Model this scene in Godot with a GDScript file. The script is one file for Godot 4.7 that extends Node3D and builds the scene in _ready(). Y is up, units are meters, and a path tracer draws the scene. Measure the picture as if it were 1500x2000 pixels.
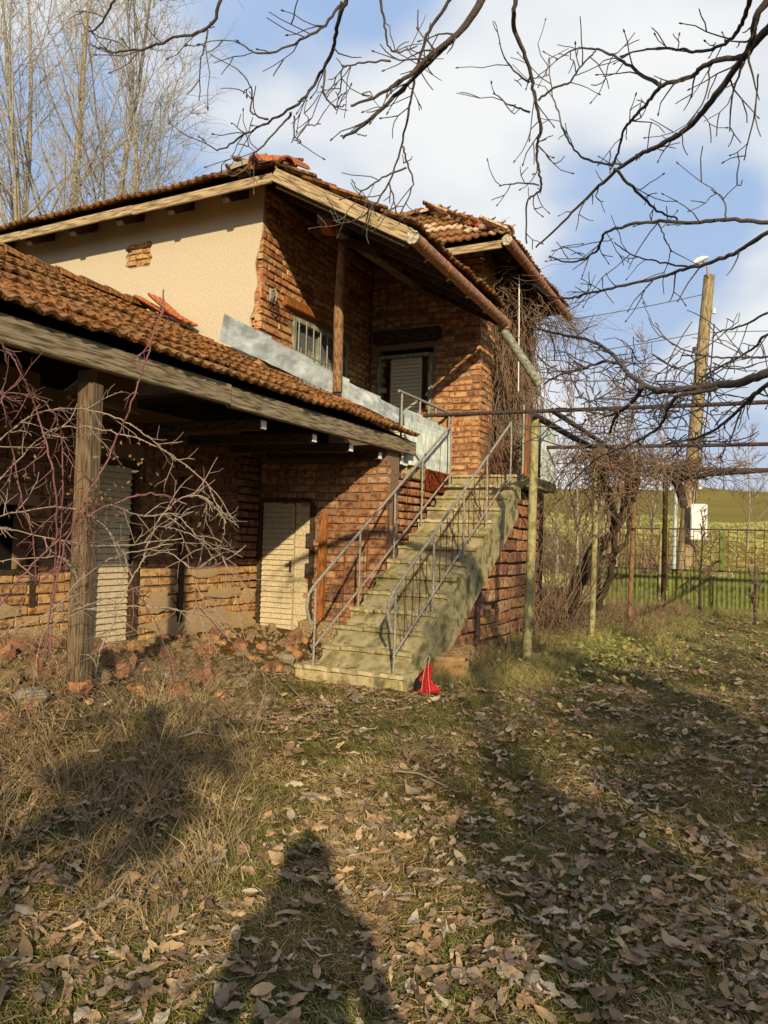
extends Node3D

# Eye height above the ground under the camera; heights written «h» below are measured from the eye.
const EYE := 1.65
const F := 1480.0
var cam: Camera3D
var rng := RandomNumberGenerator.new()
var wob := FastNoiseLite.new()
var used := {}
var M := {}
var tex := {}


class MB:
	var v := PackedVector3Array()
	var n := PackedVector3Array()
	var c := PackedColorArray()
	var ix := PackedInt32Array()
	var col := Color(1, 1, 1)
	var colored := false

	func tri(a: Vector3, b: Vector3, d: Vector3) -> void:
		var nn := (d - a).cross(b - a).normalized()
		var k := v.size()
		v.append(a); v.append(b); v.append(d)
		n.append(nn); n.append(nn); n.append(nn)
		if colored:
			c.append(col); c.append(col); c.append(col)
		ix.append(k); ix.append(k + 1); ix.append(k + 2)

	func quad(a: Vector3, b: Vector3, d: Vector3, e: Vector3) -> void:
		tri(a, b, d)
		tri(a, d, e)

	# a box of size s in frame t, edges chamfered by ch
	func box(t: Transform3D, s: Vector3, ch := 0.0) -> void:
		var h := s * 0.5
		if ch <= 0.0:
			var p: Array[Vector3] = []
			for i in 8:
				p.append(t * Vector3(h.x if i & 1 else -h.x, h.y if i & 2 else -h.y, h.z if i & 4 else -h.z))
			quad(p[4], p[6], p[7], p[5])
			quad(p[1], p[3], p[2], p[0])
			quad(p[5], p[7], p[3], p[1])
			quad(p[0], p[2], p[6], p[4])
			quad(p[6], p[2], p[3], p[7])
			quad(p[0], p[4], p[5], p[1])
			return
		for ax in 3:
			for sg in [-1.0, 1.0]:
				var u := (ax + 1) % 3
				var w := (ax + 2) % 3
				var q: Array[Vector3] = []
				for k in [[-1, -1], [1, -1], [1, 1], [-1, 1]]:
					var e := Vector3.ZERO
					e[ax] = sg * h[ax]
					e[u] = k[0] * (h[u] - ch)
					e[w] = k[1] * (h[w] - ch)
					q.append(t * e)
				if sg > 0:
					quad(q[3], q[2], q[1], q[0])
				else:
					quad(q[0], q[1], q[2], q[3])
				# the chamfers to the next axis
				for sh in [-1.0, 1.0]:
					var a := Vector3.ZERO
					var b := Vector3.ZERO
					a[ax] = sg * h[ax]; a[u] = sh * (h[u] - ch)
					b[ax] = sg * (h[ax] - ch); b[u] = sh * h[u]
					var a0 := a; var a1 := a; var b0 := b; var b1 := b
					a0[w] = -(h[w] - ch); b0[w] = a0[w]
					a1[w] = h[w] - ch; b1[w] = a1[w]
					if sg * sh > 0:
						quad(t * a0, t * a1, t * b1, t * b0)
					else:
						quad(t * b0, t * b1, t * a1, t * a0)

	func beam(a: Vector3, b: Vector3, wd: float, ht: float, up := Vector3.UP, ch := 0.0) -> void:
		var d := b - a
		var z := d.normalized()
		var x := up.cross(z).normalized()
		var y := z.cross(x)
		box(Transform3D(Basis(x, y, z), (a + b) * 0.5), Vector3(wd, ht, d.length()), ch)

	# flat polygon (in order) thickened by the vector th
	func slab(p: Array, th: Vector3) -> void:
		var nn := p.size()
		var nor: Vector3 = (p[2] - p[0]).cross(p[1] - p[0])
		var q := p.duplicate()
		if nor.dot(th) > 0:
			q.reverse()
		for i in range(1, nn - 1):
			tri(q[0], q[i], q[i + 1])
			tri(q[0] + th, q[i + 1] + th, q[i] + th)
		for i in nn:
			var a: Vector3 = q[i]
			var b: Vector3 = q[(i + 1) % nn]
			quad(b, a, a + th, b + th)

	func tube(p: Array, r: Array, sides := 5, cap := true) -> void:
		var m := p.size()
		var x := Vector3.ZERO
		var base := v.size()
		for i in m:
			var t: Vector3 = (p[mini(i + 1, m - 1)] - p[maxi(i - 1, 0)]).normalized()
			if i == 0:
				x = t.cross(Vector3.UP if absf(t.y) < 0.9 else Vector3.RIGHT).normalized()
			else:
				x = (x - t * x.dot(t)).normalized()
			var y := t.cross(x)
			for k in sides:
				var an := TAU * k / sides
				var d := x * cos(an) + y * sin(an)
				v.append(p[i] + d * r[i])
				n.append(d)
				if colored:
					c.append(col)
		for i in m - 1:
			for k in sides:
				var a := base + i * sides + k
				var b := base + i * sides + (k + 1) % sides
				ix.append(a); ix.append(b + sides); ix.append(b)
				ix.append(a); ix.append(a + sides); ix.append(b + sides)
		if cap and sides > 3:
			for e in [0, m - 1]:
				for k in range(1, sides - 1):
					var o: int = base + e * sides
					if e == 0:
						tri(v[o], v[o + k], v[o + k + 1])
					else:
						tri(v[o], v[o + k + 1], v[o + k])

	func mesh(mat: Material = null) -> ArrayMesh:
		var am := ArrayMesh.new()
		var a := []
		a.resize(Mesh.ARRAY_MAX)
		a[Mesh.ARRAY_VERTEX] = v
		a[Mesh.ARRAY_NORMAL] = n
		if colored:
			a[Mesh.ARRAY_COLOR] = c
		a[Mesh.ARRAY_INDEX] = ix
		am.add_surface_from_arrays(Mesh.PRIMITIVE_TRIANGLES, a)
		if mat:
			am.surface_set_material(0, mat)
		return am


# ---------------------------------------------------------------- naming
func numbered(called: String, parent: Node) -> String:
	var key := str(parent.get_instance_id()) + called
	var k: int = used.get(key, 0)
	used[key] = k + 1
	return called if k == 0 else "%s_%03d" % [called, k]


func thing(called: String, label: String, category: String, group := "", where := Vector3.ZERO) -> Node3D:
	var o := Node3D.new()
	o.name = numbered(called, self)
	add_child(o, true)
	o.position = where
	tag(o, label, category, group)
	return o


func tag(o: Node, label: String, category: String, group := "") -> void:
	o.set_meta("label", label)
	o.set_meta("category", category)
	if group:
		o.set_meta("group", group)


func part(called: String, parent: Node, mb: MB, mat: Material) -> MeshInstance3D:
	return inst(called, parent, mb.mesh(), mat)


# a straight timber whose grain follows it
func beam_part(called: String, parent: Node, a: Vector3, b: Vector3, wd: float, ht: float, material: Material, ch := 0.006) -> MeshInstance3D:
	var mb := MB.new()
	mb.box(Transform3D(), Vector3(wd, ht, (b - a).length()), ch)
	var z := (b - a).normalized()
	var x := Vector3.UP.cross(z).normalized()
	return inst(called, parent, mb.mesh(), material, Transform3D(Basis(x, z.cross(x), z), (a + b) * 0.5))


func inst(called: String, parent: Node, mesh: Mesh, mat: Material, t := Transform3D()) -> MeshInstance3D:
	var o := MeshInstance3D.new()
	o.name = numbered(called, parent)
	o.mesh = mesh
	if mat:
		o.material_override = mat
	o.transform = t
	parent.add_child(o, true)
	return o


func stuff(called: String, parent: Node, mesh: Mesh, mat: Material, where: Array, cols: Array = []) -> MultiMeshInstance3D:
	var mm := MultiMesh.new()
	mm.transform_format = MultiMesh.TRANSFORM_3D
	mm.use_colors = cols.size() > 0
	mm.mesh = mesh
	mm.instance_count = where.size()
	for i in where.size():
		mm.set_instance_transform(i, where[i])
		if cols.size():
			mm.set_instance_color(i, cols[i])
	var o := MultiMeshInstance3D.new()
	o.name = numbered(called, parent)
	o.multimesh = mm
	o.material_override = mat
	o.set_meta("kind", "stuff")
	parent.add_child(o, true)
	return o


# ---------------------------------------------------------------- places
func w(x: float, h: float, z: float) -> Vector3:
	return Vector3(x, h + EYE, z)


func at(px: float, py: float, d: float) -> Vector3:
	return cam.transform * (Vector3((px - 750.0) / F, -(py - 1000.0) / F, -1.0) * d)


func sm(a: float, b: float, x: float) -> float:
	var t := clampf((x - a) / (b - a), 0.0, 1.0)
	return t * t * (3.0 - 2.0 * t)


func ground(x: float, z: float) -> float:
	var d := -z * 0.894 - x * 0.447
	var y := 0.36 * sm(0.5, 6.0, d) + 0.24 * sm(-3.5, -5.0, x) * sm(-0.5, -2.5, z)
	y += 0.05 * sm(-13.0, -17.0, z)
	var far := maxf(0.0, -z - 21.0)
	y += 0.105 * far * sm(0.0, 14.0, far) * (1.0 - 0.35 * sm(60.0, 160.0, far))
	y += 0.028 * wob.get_noise_2d(x * 60.0, z * 60.0) + 0.05 * wob.get_noise_2d(x * 14.0 + 90.0, z * 14.0)
	y += far * 0.012 * wob.get_noise_2d(x * 2.0, z * 2.0 + 40.0)
	# the bank of earth and rubble under the porch
	y += 0.42 * exp(-(pow((x + 4.3) / 0.75, 2.0) + pow((z + 3.2) / 1.1, 2.0)))
	y += 0.16 * exp(-(pow((x + 3.3) / 0.6, 2.0) + pow((z + 3.3) / 0.9, 2.0)))
	return y


func on_ground(px: float, py: float) -> Vector3:
	var d := at(px, py, 1.0) - cam.position
	var t := 0.5
	for i in 400:
		var p := cam.position + d * t
		if p.y < ground(p.x, p.z):
			return Vector3(p.x, ground(p.x, p.z), p.z)
		t += 0.05
	return cam.position + d * t


# ---------------------------------------------------------------- materials
func lin(r: float, g: float, b: float) -> Color:
	return Color(r, g, b).linear_to_srgb()


func noise_tex(freq: float, oct: int, cols: Array, offs: Array, sd: int, kind := FastNoiseLite.TYPE_SIMPLEX_SMOOTH, size := 512) -> NoiseTexture2D:
	var f := FastNoiseLite.new()
	f.noise_type = kind
	f.seed = sd
	f.frequency = freq
	f.fractal_octaves = oct
	f.fractal_gain = 0.6
	var t := NoiseTexture2D.new()
	t.width = size
	t.height = size
	t.seamless = true
	t.noise = f
	var g := Gradient.new()
	g.offsets = PackedFloat32Array(offs)
	var pc := PackedColorArray()
	for q in cols:
		pc.append(q)
	g.colors = pc
	t.color_ramp = g
	return t


func gray(x: float) -> Color:
	return Color(x, x, x)


func mat(col: Color, rough := 0.9, t: Texture2D = null, scale := Vector3.ONE, bump: Texture2D = null, bump_cm := 0.3, world := false) -> StandardMaterial3D:
	var m := StandardMaterial3D.new()
	m.albedo_color = col
	m.roughness = rough
	m.metallic_specular = 0.3
	if t:
		m.albedo_texture = t
	if bump:
		m.heightmap_enabled = true
		m.heightmap_texture = bump
		m.heightmap_scale = bump_cm
	if t or bump:
		m.uv1_triplanar = true
		m.uv1_world_triplanar = world
		m.uv1_scale = scale
	return m


func make_materials() -> void:
	tex.grain = noise_tex(0.03, 5, [gray(0.5), gray(0.8), gray(1.0)], [0.2, 0.5, 0.8], 1)
	tex.fine = noise_tex(0.12, 4, [gray(0.55), gray(0.85), gray(1.0)], [0.2, 0.5, 0.75], 2)
	tex.speck = noise_tex(0.16, 3, [gray(0.35), gray(0.82), gray(0.95), gray(1.0)], [0.12, 0.34, 0.6, 0.8], 3)
	tex.plaster = noise_tex(0.03, 6, [Color(0.76, 0.74, 0.71), Color(0.89, 0.88, 0.865), gray(0.95), gray(1.0)], [0.16, 0.34, 0.55, 0.8], 13, FastNoiseLite.TYPE_SIMPLEX_SMOOTH, 1024)
	tex.blotch = noise_tex(0.009, 5, [gray(0.45), gray(0.85), gray(1.0)], [0.25, 0.48, 0.7], 4)
	tex.wood = noise_tex(0.02, 5, [Color(0.5, 0.46, 0.4), Color(0.78, 0.74, 0.66), Color(0.92, 0.89, 0.82), Color(1, 0.98, 0.93)], [0.2, 0.42, 0.6, 0.8], 5)
	tex.moss = noise_tex(0.012, 6, [Color(0.5, 0.5, 0.42), Color(0.68, 0.66, 0.52), Color(0.86, 0.82, 0.64), Color(0.94, 0.91, 0.82), Color(0.78, 0.77, 0.58)], [0.16, 0.36, 0.5, 0.64, 0.82], 6)
	tex.tile = noise_tex(0.016, 6, [Color(0.48, 0.44, 0.3), Color(0.74, 0.64, 0.48), Color(0.9, 0.78, 0.62), Color(1, 0.88, 0.74)], [0.26, 0.42, 0.56, 0.8], 7)
	tex.brick = noise_tex(0.014, 6, [Color(0.62, 0.52, 0.44), Color(0.84, 0.76, 0.68), Color(1, 0.95, 0.88), Color(1, 1, 0.92)], [0.2, 0.36, 0.56, 0.85], 8)
	tex.tin = noise_tex(0.008, 5, [Color(0.7, 0.72, 0.73), Color(0.87, 0.9, 0.91), Color(1, 1, 1)], [0.3, 0.5, 0.75], 9)
	tex.rust = noise_tex(0.012, 6, [Color(0.4, 0.2, 0.12), Color(0.7, 0.42, 0.28), Color(0.9, 0.6, 0.45)], [0.3, 0.5, 0.75], 10)
	tex.soil = noise_tex(0.012, 6, [Color(0.42, 0.39, 0.28), Color(0.62, 0.56, 0.4), Color(0.76, 0.68, 0.5), Color(0.64, 0.65, 0.38), Color(0.86, 0.77, 0.58)], [0.22, 0.4, 0.52, 0.64, 0.8], 11, FastNoiseLite.TYPE_SIMPLEX_SMOOTH, 1024)
	tex.field = noise_tex(0.01, 6, [Color(0.4, 0.38, 0.2), Color(0.56, 0.53, 0.26), Color(0.7, 0.62, 0.36)], [0.25, 0.5, 0.75], 12)
	M.brick = []
	for q in [[0.49, 0.265, 0.135], [0.54, 0.31, 0.16], [0.41, 0.205, 0.11], [0.57, 0.36, 0.195], [0.46, 0.255, 0.145], [0.5, 0.34, 0.21], [0.3, 0.155, 0.095]]:
		M.brick.append(mat(lin(q[0], q[1], q[2]), 0.95, tex.brick, Vector3.ONE * 1.4, tex.fine, 0.4, true))
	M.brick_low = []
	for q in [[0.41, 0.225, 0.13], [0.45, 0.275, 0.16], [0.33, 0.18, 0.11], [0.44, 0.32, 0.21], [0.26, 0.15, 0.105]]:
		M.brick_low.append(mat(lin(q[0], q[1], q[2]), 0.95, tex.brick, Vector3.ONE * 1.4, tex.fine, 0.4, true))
	M.brick_shade_dark = []  # dark bricks with porch shade in their colour; the rubble reuses one tone
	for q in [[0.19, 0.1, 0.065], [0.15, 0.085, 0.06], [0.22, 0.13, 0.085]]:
		M.brick_shade_dark.append(mat(lin(q[0], q[1], q[2]), 0.95, tex.brick, Vector3.ONE * 1.4, tex.fine, 0.4, true))
	M.brick_tan = []
	for q in [[0.52, 0.36, 0.18], [0.48, 0.31, 0.15], [0.56, 0.4, 0.21], [0.46, 0.3, 0.16]]:
		M.brick_tan.append(mat(lin(q[0], q[1], q[2]), 0.95, tex.brick, Vector3.ONE * 1.4, tex.fine, 0.4, true))
	M.mortar = mat(lin(0.3, 0.2, 0.125), 1.0, tex.fine, Vector3.ONE * 2.0)
	M.mortar_tan = mat(lin(0.46, 0.33, 0.18), 1.0, tex.grain, Vector3.ONE * 2.0, tex.fine, 0.5)
	M.plaster = mat(lin(0.64, 0.55, 0.4), 0.97, tex.plaster, Vector3.ONE * 1.7, tex.speck, 0.35)
	M.plaster_pale = mat(lin(0.66, 0.56, 0.4), 0.97, tex.grain, Vector3.ONE * 1.5, tex.fine, 0.4)
	M.tile = []
	for q in [[0.33, 0.205, 0.115], [0.37, 0.235, 0.135], [0.26, 0.165, 0.095], [0.31, 0.225, 0.13], [0.4, 0.225, 0.115]]:
		M.tile.append(mat(lin(q[0], q[1], q[2]), 0.92, tex.tile, Vector3.ONE * 1.6, tex.fine, 0.4, true))
	M.tile_new = mat(lin(0.62, 0.2, 0.075), 0.85, tex.grain, Vector3.ONE * 2.0)
	M.tile_pale = mat(lin(0.62, 0.5, 0.4), 0.95, tex.brick, Vector3.ONE * 2.5, tex.fine, 0.4, true)
	M.wood_z = mat(lin(0.3, 0.26, 0.2), 0.9, tex.wood, Vector3(5, 5, 0.35), tex.wood, 0.15)
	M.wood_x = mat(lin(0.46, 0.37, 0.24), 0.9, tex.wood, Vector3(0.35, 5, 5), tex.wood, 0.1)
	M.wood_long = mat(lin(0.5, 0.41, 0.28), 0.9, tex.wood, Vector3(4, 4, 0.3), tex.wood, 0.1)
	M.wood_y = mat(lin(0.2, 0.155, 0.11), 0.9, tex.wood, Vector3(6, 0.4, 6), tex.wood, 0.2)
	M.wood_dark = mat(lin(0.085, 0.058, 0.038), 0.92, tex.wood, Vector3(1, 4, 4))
	M.wood_orange = mat(lin(0.42, 0.17, 0.055), 0.8, tex.wood, Vector3(6, 0.6, 6))
	M.pole_red = mat(lin(0.32, 0.2, 0.12), 0.85, tex.wood, Vector3(3, 0.8, 3), tex.wood, 0.3)
	M.concrete = mat(lin(0.47, 0.43, 0.34), 0.97, tex.moss, Vector3.ONE * 0.7, tex.fine, 0.4, true)
	M.concrete_old = mat(lin(0.4, 0.38, 0.28), 0.97, tex.moss, Vector3.ONE * 0.7, tex.speck, 0.5, true)
	M.concrete_pale = mat(lin(0.55, 0.5, 0.4), 0.97, tex.moss, Vector3.ONE * 0.7, tex.fine, 0.4, true)
	M.tin = mat(lin(0.6, 0.66, 0.69), 0.5, tex.tin, Vector3.ONE * 1.2, tex.blotch, 0.6)
	M.tin.metallic = 0.1
	M.panel = mat(lin(0.56, 0.6, 0.56), 0.6, tex.tin, Vector3(3, 1, 3))
	M.panel_old = mat(lin(0.32, 0.33, 0.24), 0.8, tex.tin, Vector3(3, 1, 3))
	M.shutter = mat(lin(0.56, 0.52, 0.36), 0.75)
	M.shutter_low = mat(lin(0.6, 0.51, 0.33), 0.8, tex.plaster, Vector3.ONE * 0.7, null, 0.0, true)
	M.gutter = mat(lin(0.5, 0.235, 0.12), 0.5, tex.grain, Vector3.ONE * 1.0)
	M.pipe = mat(lin(0.34, 0.35, 0.26), 0.6, tex.grain, Vector3.ONE)
	M.rail = mat(lin(0.46, 0.41, 0.34), 0.7, tex.grain, Vector3.ONE * 3.0)
	M.rust = mat(lin(0.3, 0.15, 0.09), 0.8, tex.rust, Vector3.ONE * 2.0)
	M.rust_dark = mat(lin(0.1, 0.07, 0.06), 0.8, tex.grain, Vector3.ONE * 2.0)
	M.steel_pole = mat(lin(0.44, 0.42, 0.3), 0.7, tex.moss, Vector3(2, 1, 2))
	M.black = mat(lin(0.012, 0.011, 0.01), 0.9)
	M.lime = mat(lin(0.5, 0.36, 0.2), 0.97, tex.plaster, Vector3.ONE * 2.0, tex.fine, 0.5)
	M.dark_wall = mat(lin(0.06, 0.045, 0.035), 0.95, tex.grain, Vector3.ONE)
	M.glass = mat(lin(0.02, 0.022, 0.024), 0.08)
	M.curtain = mat(lin(0.5, 0.44, 0.33), 0.9)
	M.iron = mat(lin(0.5, 0.46, 0.38), 0.6, tex.grain, Vector3.ONE * 4.0)
	M.green = mat(lin(0.18, 0.225, 0.09), 0.6, tex.moss, Vector3(2, 1, 2), null, 0.0, true)
	M.green_old = mat(lin(0.15, 0.21, 0.075), 0.7, tex.moss, Vector3(2, 1, 2), null, 0.0, true)
	M.green_pale = mat(lin(0.22, 0.27, 0.1), 0.65, tex.moss, Vector3(0.6, 0.5, 0.6), null, 0.0, true)
	M.green_dark = mat(lin(0.06, 0.11, 0.05), 0.7, tex.rust, Vector3.ONE * 2.0)
	M.bark = mat(lin(0.17, 0.14, 0.12), 0.95, tex.grain, Vector3.ONE * 8.0, tex.fine, 0.4)
	M.twig = mat(lin(0.12, 0.1, 0.088), 0.9)
	M.pale_bark = mat(lin(0.4, 0.375, 0.32), 0.95, tex.wood, Vector3(1.5, 1.5, 1.5))
	M.pale_twig = mat(lin(0.38, 0.355, 0.31), 0.95)
	M.pink_twig = mat(lin(0.2, 0.13, 0.1), 0.95)
	M.vine = mat(lin(0.22, 0.145, 0.09), 0.95)
	M.vine_dark = mat(lin(0.1, 0.07, 0.05), 0.95, tex.grain, Vector3.ONE * 6.0)
	M.bramble = mat(lin(0.19, 0.09, 0.085), 0.7)
	M.bramble_pale = mat(lin(0.3, 0.23, 0.17), 0.85)
	M.straw = mat(lin(1, 1, 1), 0.9)
	M.straw.vertex_color_use_as_albedo = true
	M.straw.backlight_enabled = true
	M.straw.backlight = Color(0.35, 0.35, 0.3)
	M.leafmm = mat(Color.WHITE, 0.8)
	M.leafmm.vertex_color_use_as_albedo = true
	M.leafmm.backlight_enabled = true
	M.leafmm.backlight = Color(0.25, 0.25, 0.22)
	M.leaf = []
	for q in [[0.36, 0.235, 0.115], [0.27, 0.165, 0.08], [0.44, 0.31, 0.16], [0.18, 0.11, 0.06], [0.4, 0.31, 0.2]]:
		var lm: StandardMaterial3D = mat(lin(q[0], q[1], q[2]), 0.75, tex.grain, Vector3.ONE * 9.0)
		lm.backlight_enabled = true
		lm.backlight = Color(0.25, 0.25, 0.22)
		M.leaf.append(lm)
	M.soil = mat(lin(0.6, 0.56, 0.48), 1.0, tex.soil, Vector3.ONE * 0.9, tex.fine, 3.0, true)
	M.soil.vertex_color_use_as_albedo = true
	M.stone = mat(lin(0.5, 0.44, 0.34), 0.95, tex.grain, Vector3.ONE * 5.0, tex.fine, 0.5)
	M.white = mat(lin(0.75, 0.75, 0.7), 0.6)
	M.red = mat(lin(0.36, 0.014, 0.018), 0.5)
	M.utility = mat(lin(0.4, 0.34, 0.23), 0.95, tex.wood, Vector3(2, 0.3, 2))
	M.cloth = mat(lin(0.05, 0.055, 0.07), 0.95)
	M.skin = mat(lin(0.5, 0.32, 0.24), 0.7)


# ---------------------------------------------------------------- sky
func make_sky() -> Image:
	var W := 2048
	var Hh := 1024
	var n1 := FastNoiseLite.new()
	n1.seed = 21
	n1.noise_type = FastNoiseLite.TYPE_SIMPLEX_SMOOTH
	n1.frequency = 1.0
	n1.fractal_octaves = 5
	n1.fractal_gain = 0.5
	var n2 := FastNoiseLite.new()
	n2.seed = 5
	n2.frequency = 0.6
	n2.fractal_octaves = 3
	var im := Image.create(W, Hh, false, Image.FORMAT_RGBF)
	for j in Hh:
		var th := PI * (j + 0.5) / Hh
		var y := cos(th)
		for i in range(0, W):
			var ph := TAU * ((i + 0.5) / W - 0.5)
			var x := sin(ph) * sin(th)
			var z := -cos(ph) * sin(th)
			var col: Color
			if y <= 0.0:
				col = Color(0.2, 0.18, 0.13)
				im.set_pixel(i, j, col)
				continue
			var up := clampf(y, 0.0, 1.0)
			var blue := Color(0.5, 0.66, 0.92).lerp(Color(0.36, 0.53, 0.85), pow(up, 0.6))
			blue = blue.lerp(Color(0.72, 0.74, 0.78), pow(1.0 - up, 6.0) * 0.85)
			# a layer of cloud about a kilometre up, flattened towards the horizon
			var s := 1.0 / (y + 0.32)
			var d := n1.get_noise_3d(x * s * 1.15, z * s * 1.15, 3.0) + 0.35 * n2.get_noise_3d(x * s * 1.3, y, z * s * 1.3)
			d += 0.05 + 0.16 * sm(0.35, 0.85, x * -0.6 + z * -0.8)
			var cover := sm(-0.17, 0.16, d)
			var body := sm(-0.02, 0.42, d)
			var white := Color(0.8, 0.85, 0.92).lerp(Color(1.04, 1.05, 1.04), body)
			col = blue.lerp(white, cover * 0.95) * 0.85
			im.set_pixel(i, j, col)
	return im


func make_camera_and_light() -> void:
	cam = Camera3D.new()
	cam.name = "camera"
	add_child(cam)
	cam.position = Vector3(0, EYE, 0)
	cam.basis = Basis.from_euler(Vector3(deg_to_rad(2.1), deg_to_rad(26.57), deg_to_rad(1.6)), EULER_ORDER_YXZ)
	cam.fov = rad_to_deg(2.0 * atan(1000.0 / F))
	cam.near = 0.05
	cam.far = 600.0
	cam.current = true
	var we := WorldEnvironment.new()
	we.name = "surroundings"
	var env := Environment.new()
	env.background_mode = Environment.BG_SKY
	var sky := Sky.new()
	var pm := PanoramaSkyMaterial.new()
	pm.panorama = ImageTexture.create_from_image(make_sky())
	sky.sky_material = pm
	env.sky = sky
	env.tonemap_mode = Environment.TONE_MAPPER_LINEAR
	env.tonemap_exposure = 1.07
	env.sdfgi_enabled = true
	env.ssao_enabled = true
	env.ssil_enabled = true
	we.environment = env
	add_child(we)
	var sun := DirectionalLight3D.new()
	sun.name = "sun"
	sun.light_energy = 1.6
	sun.light_color = Color(1.0, 0.915, 0.76)
	sun.light_angular_distance = 0.6
	sun.shadow_enabled = true
	var az := deg_to_rad(31.0)
	var el := deg_to_rad(21.0)
	var L := Vector3(-sin(az) * cos(el), -sin(el), -cos(az) * cos(el))
	add_child(sun)
	sun.look_at_from_position(Vector3.ZERO, L)


func _ready() -> void:
	rng.seed = 7
	wob.seed = 3
	wob.frequency = 0.05
	wob.fractal_octaves = 3
	make_camera_and_light()
	make_materials()
	make_ground()
	make_house()
	make_wing()
	make_stairs()
	make_pergola()
	make_gate()
	make_utility_pole()
	make_background_trees()
	make_walnut()
	make_bramble()
	make_vines()
	make_rubble()
	make_small_things()
	make_litter()
	make_behind()


# ---------------------------------------------------------------- ground
func make_ground() -> void:
	var mb := MB.new()
	mb.colored = true
	var rings: Array = [0.0]
	var r := 0.25
	while r < 320.0:
		rings.append(r)
		r += maxf(0.1, r * 0.028)
	var segs := 150
	# sectors are finer in front of the camera
	var a0 := deg_to_rad(26.57)
	var base := 0
	for i in rings.size():
		for k in segs + 1:
			var t := (float(k) / segs) * 2.0 - 1.0
			var an := a0 + PI * (0.35 * t + 0.65 * t * t * t)
			var x: float = -sin(an) * rings[i]
			var z: float = -cos(an) * rings[i]
			mb.v.append(Vector3(x, ground(x, z), z))
			var e: float = 0.05 + rings[i] * 0.01
			mb.n.append(Vector3(ground(x - e, z) - ground(x + e, z), 2.0 * e, ground(x, z - e) - ground(x, z + e)).normalized())
			# what grows there: straw and earth by the house, greener towards the gate, pasture beyond it
			var g := sm(-0.25, 0.3, wob.get_noise_2d(x * 22.0, z * 22.0) + 0.35 * sm(-6.0, -11.0, z) * sm(-3.0, -1.0, x) + 0.1)
			var c := Color(0.56, 0.44, 0.29).lerp(Color(0.34, 0.34, 0.17), g * 0.7)
			c = c.lerp(Color(0.74, 0.5, 0.3), exp(-(pow((x + 4.5) / 0.9, 2.0) + pow((z + 4.2) / 2.2, 2.0))) * 0.9)
			c = c.lerp(Color(0.95, 0.9, 0.42).lerp(Color(0.75, 0.82, 0.34), clampf(0.5 + wob.get_noise_2d(x * 3.0, z * 3.0 + 70.0), 0.0, 1.0)), sm(-17.0, -21.0, z))
			mb.c.append(c)
	var row := segs + 1
	for i in rings.size() - 1:
		for k in segs:
			var a := i * row + k
			mb.ix.append(a); mb.ix.append(a + row + 1); mb.ix.append(a + row)
			mb.ix.append(a); mb.ix.append(a + 1); mb.ix.append(a + row + 1)
	var o := part("ground", self, mb, M.soil)
	o.set_meta("kind", "structure")
	o.set_meta("label", "leaf strewn yard and pasture")


# ---------------------------------------------------------------- brickwork
var brick_shapes: Array = []


func make_brick_shapes() -> void:
	var g := RandomNumberGenerator.new()
	g.seed = 99
	for k in 9:
		# a unit brick: x and y in -0.5..0.5, front face near z = 0, body behind it; edges worn
		var mb := MB.new()
		var f: Array[Vector3] = []
		var b: Array[Vector3] = []
		var ee := 0.07
		for q in [[-1, -1], [1, -1], [1, 1], [-1, 1]]:
			f.append(Vector3(q[0] * (0.5 - ee * 0.25 - g.randf() * 0.015), q[1] * (0.5 - ee - g.randf() * 0.05), g.randf() * 0.007 - 0.003))
			b.append(Vector3(q[0] * (0.5 - g.randf() * 0.01), q[1] * (0.5 - g.randf() * 0.06), -0.01 - g.randf() * 0.006))
		var mid := Vector3(g.randf() * 0.3 - 0.15, g.randf() * 0.2 - 0.1, g.randf() * 0.008)
		for i in 4:
			var j := (i + 1) % 4
			mb.tri(f[j], f[i], mid)
			mb.quad(f[i], f[j], b[j], b[i])
			var bi := Vector3(b[i].x, b[i].y, -0.09)
			var bj := Vector3(b[j].x, b[j].y, -0.09)
			mb.quad(b[i], b[j], bj, bi)
		brick_shapes.append(mb.mesh())


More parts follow.
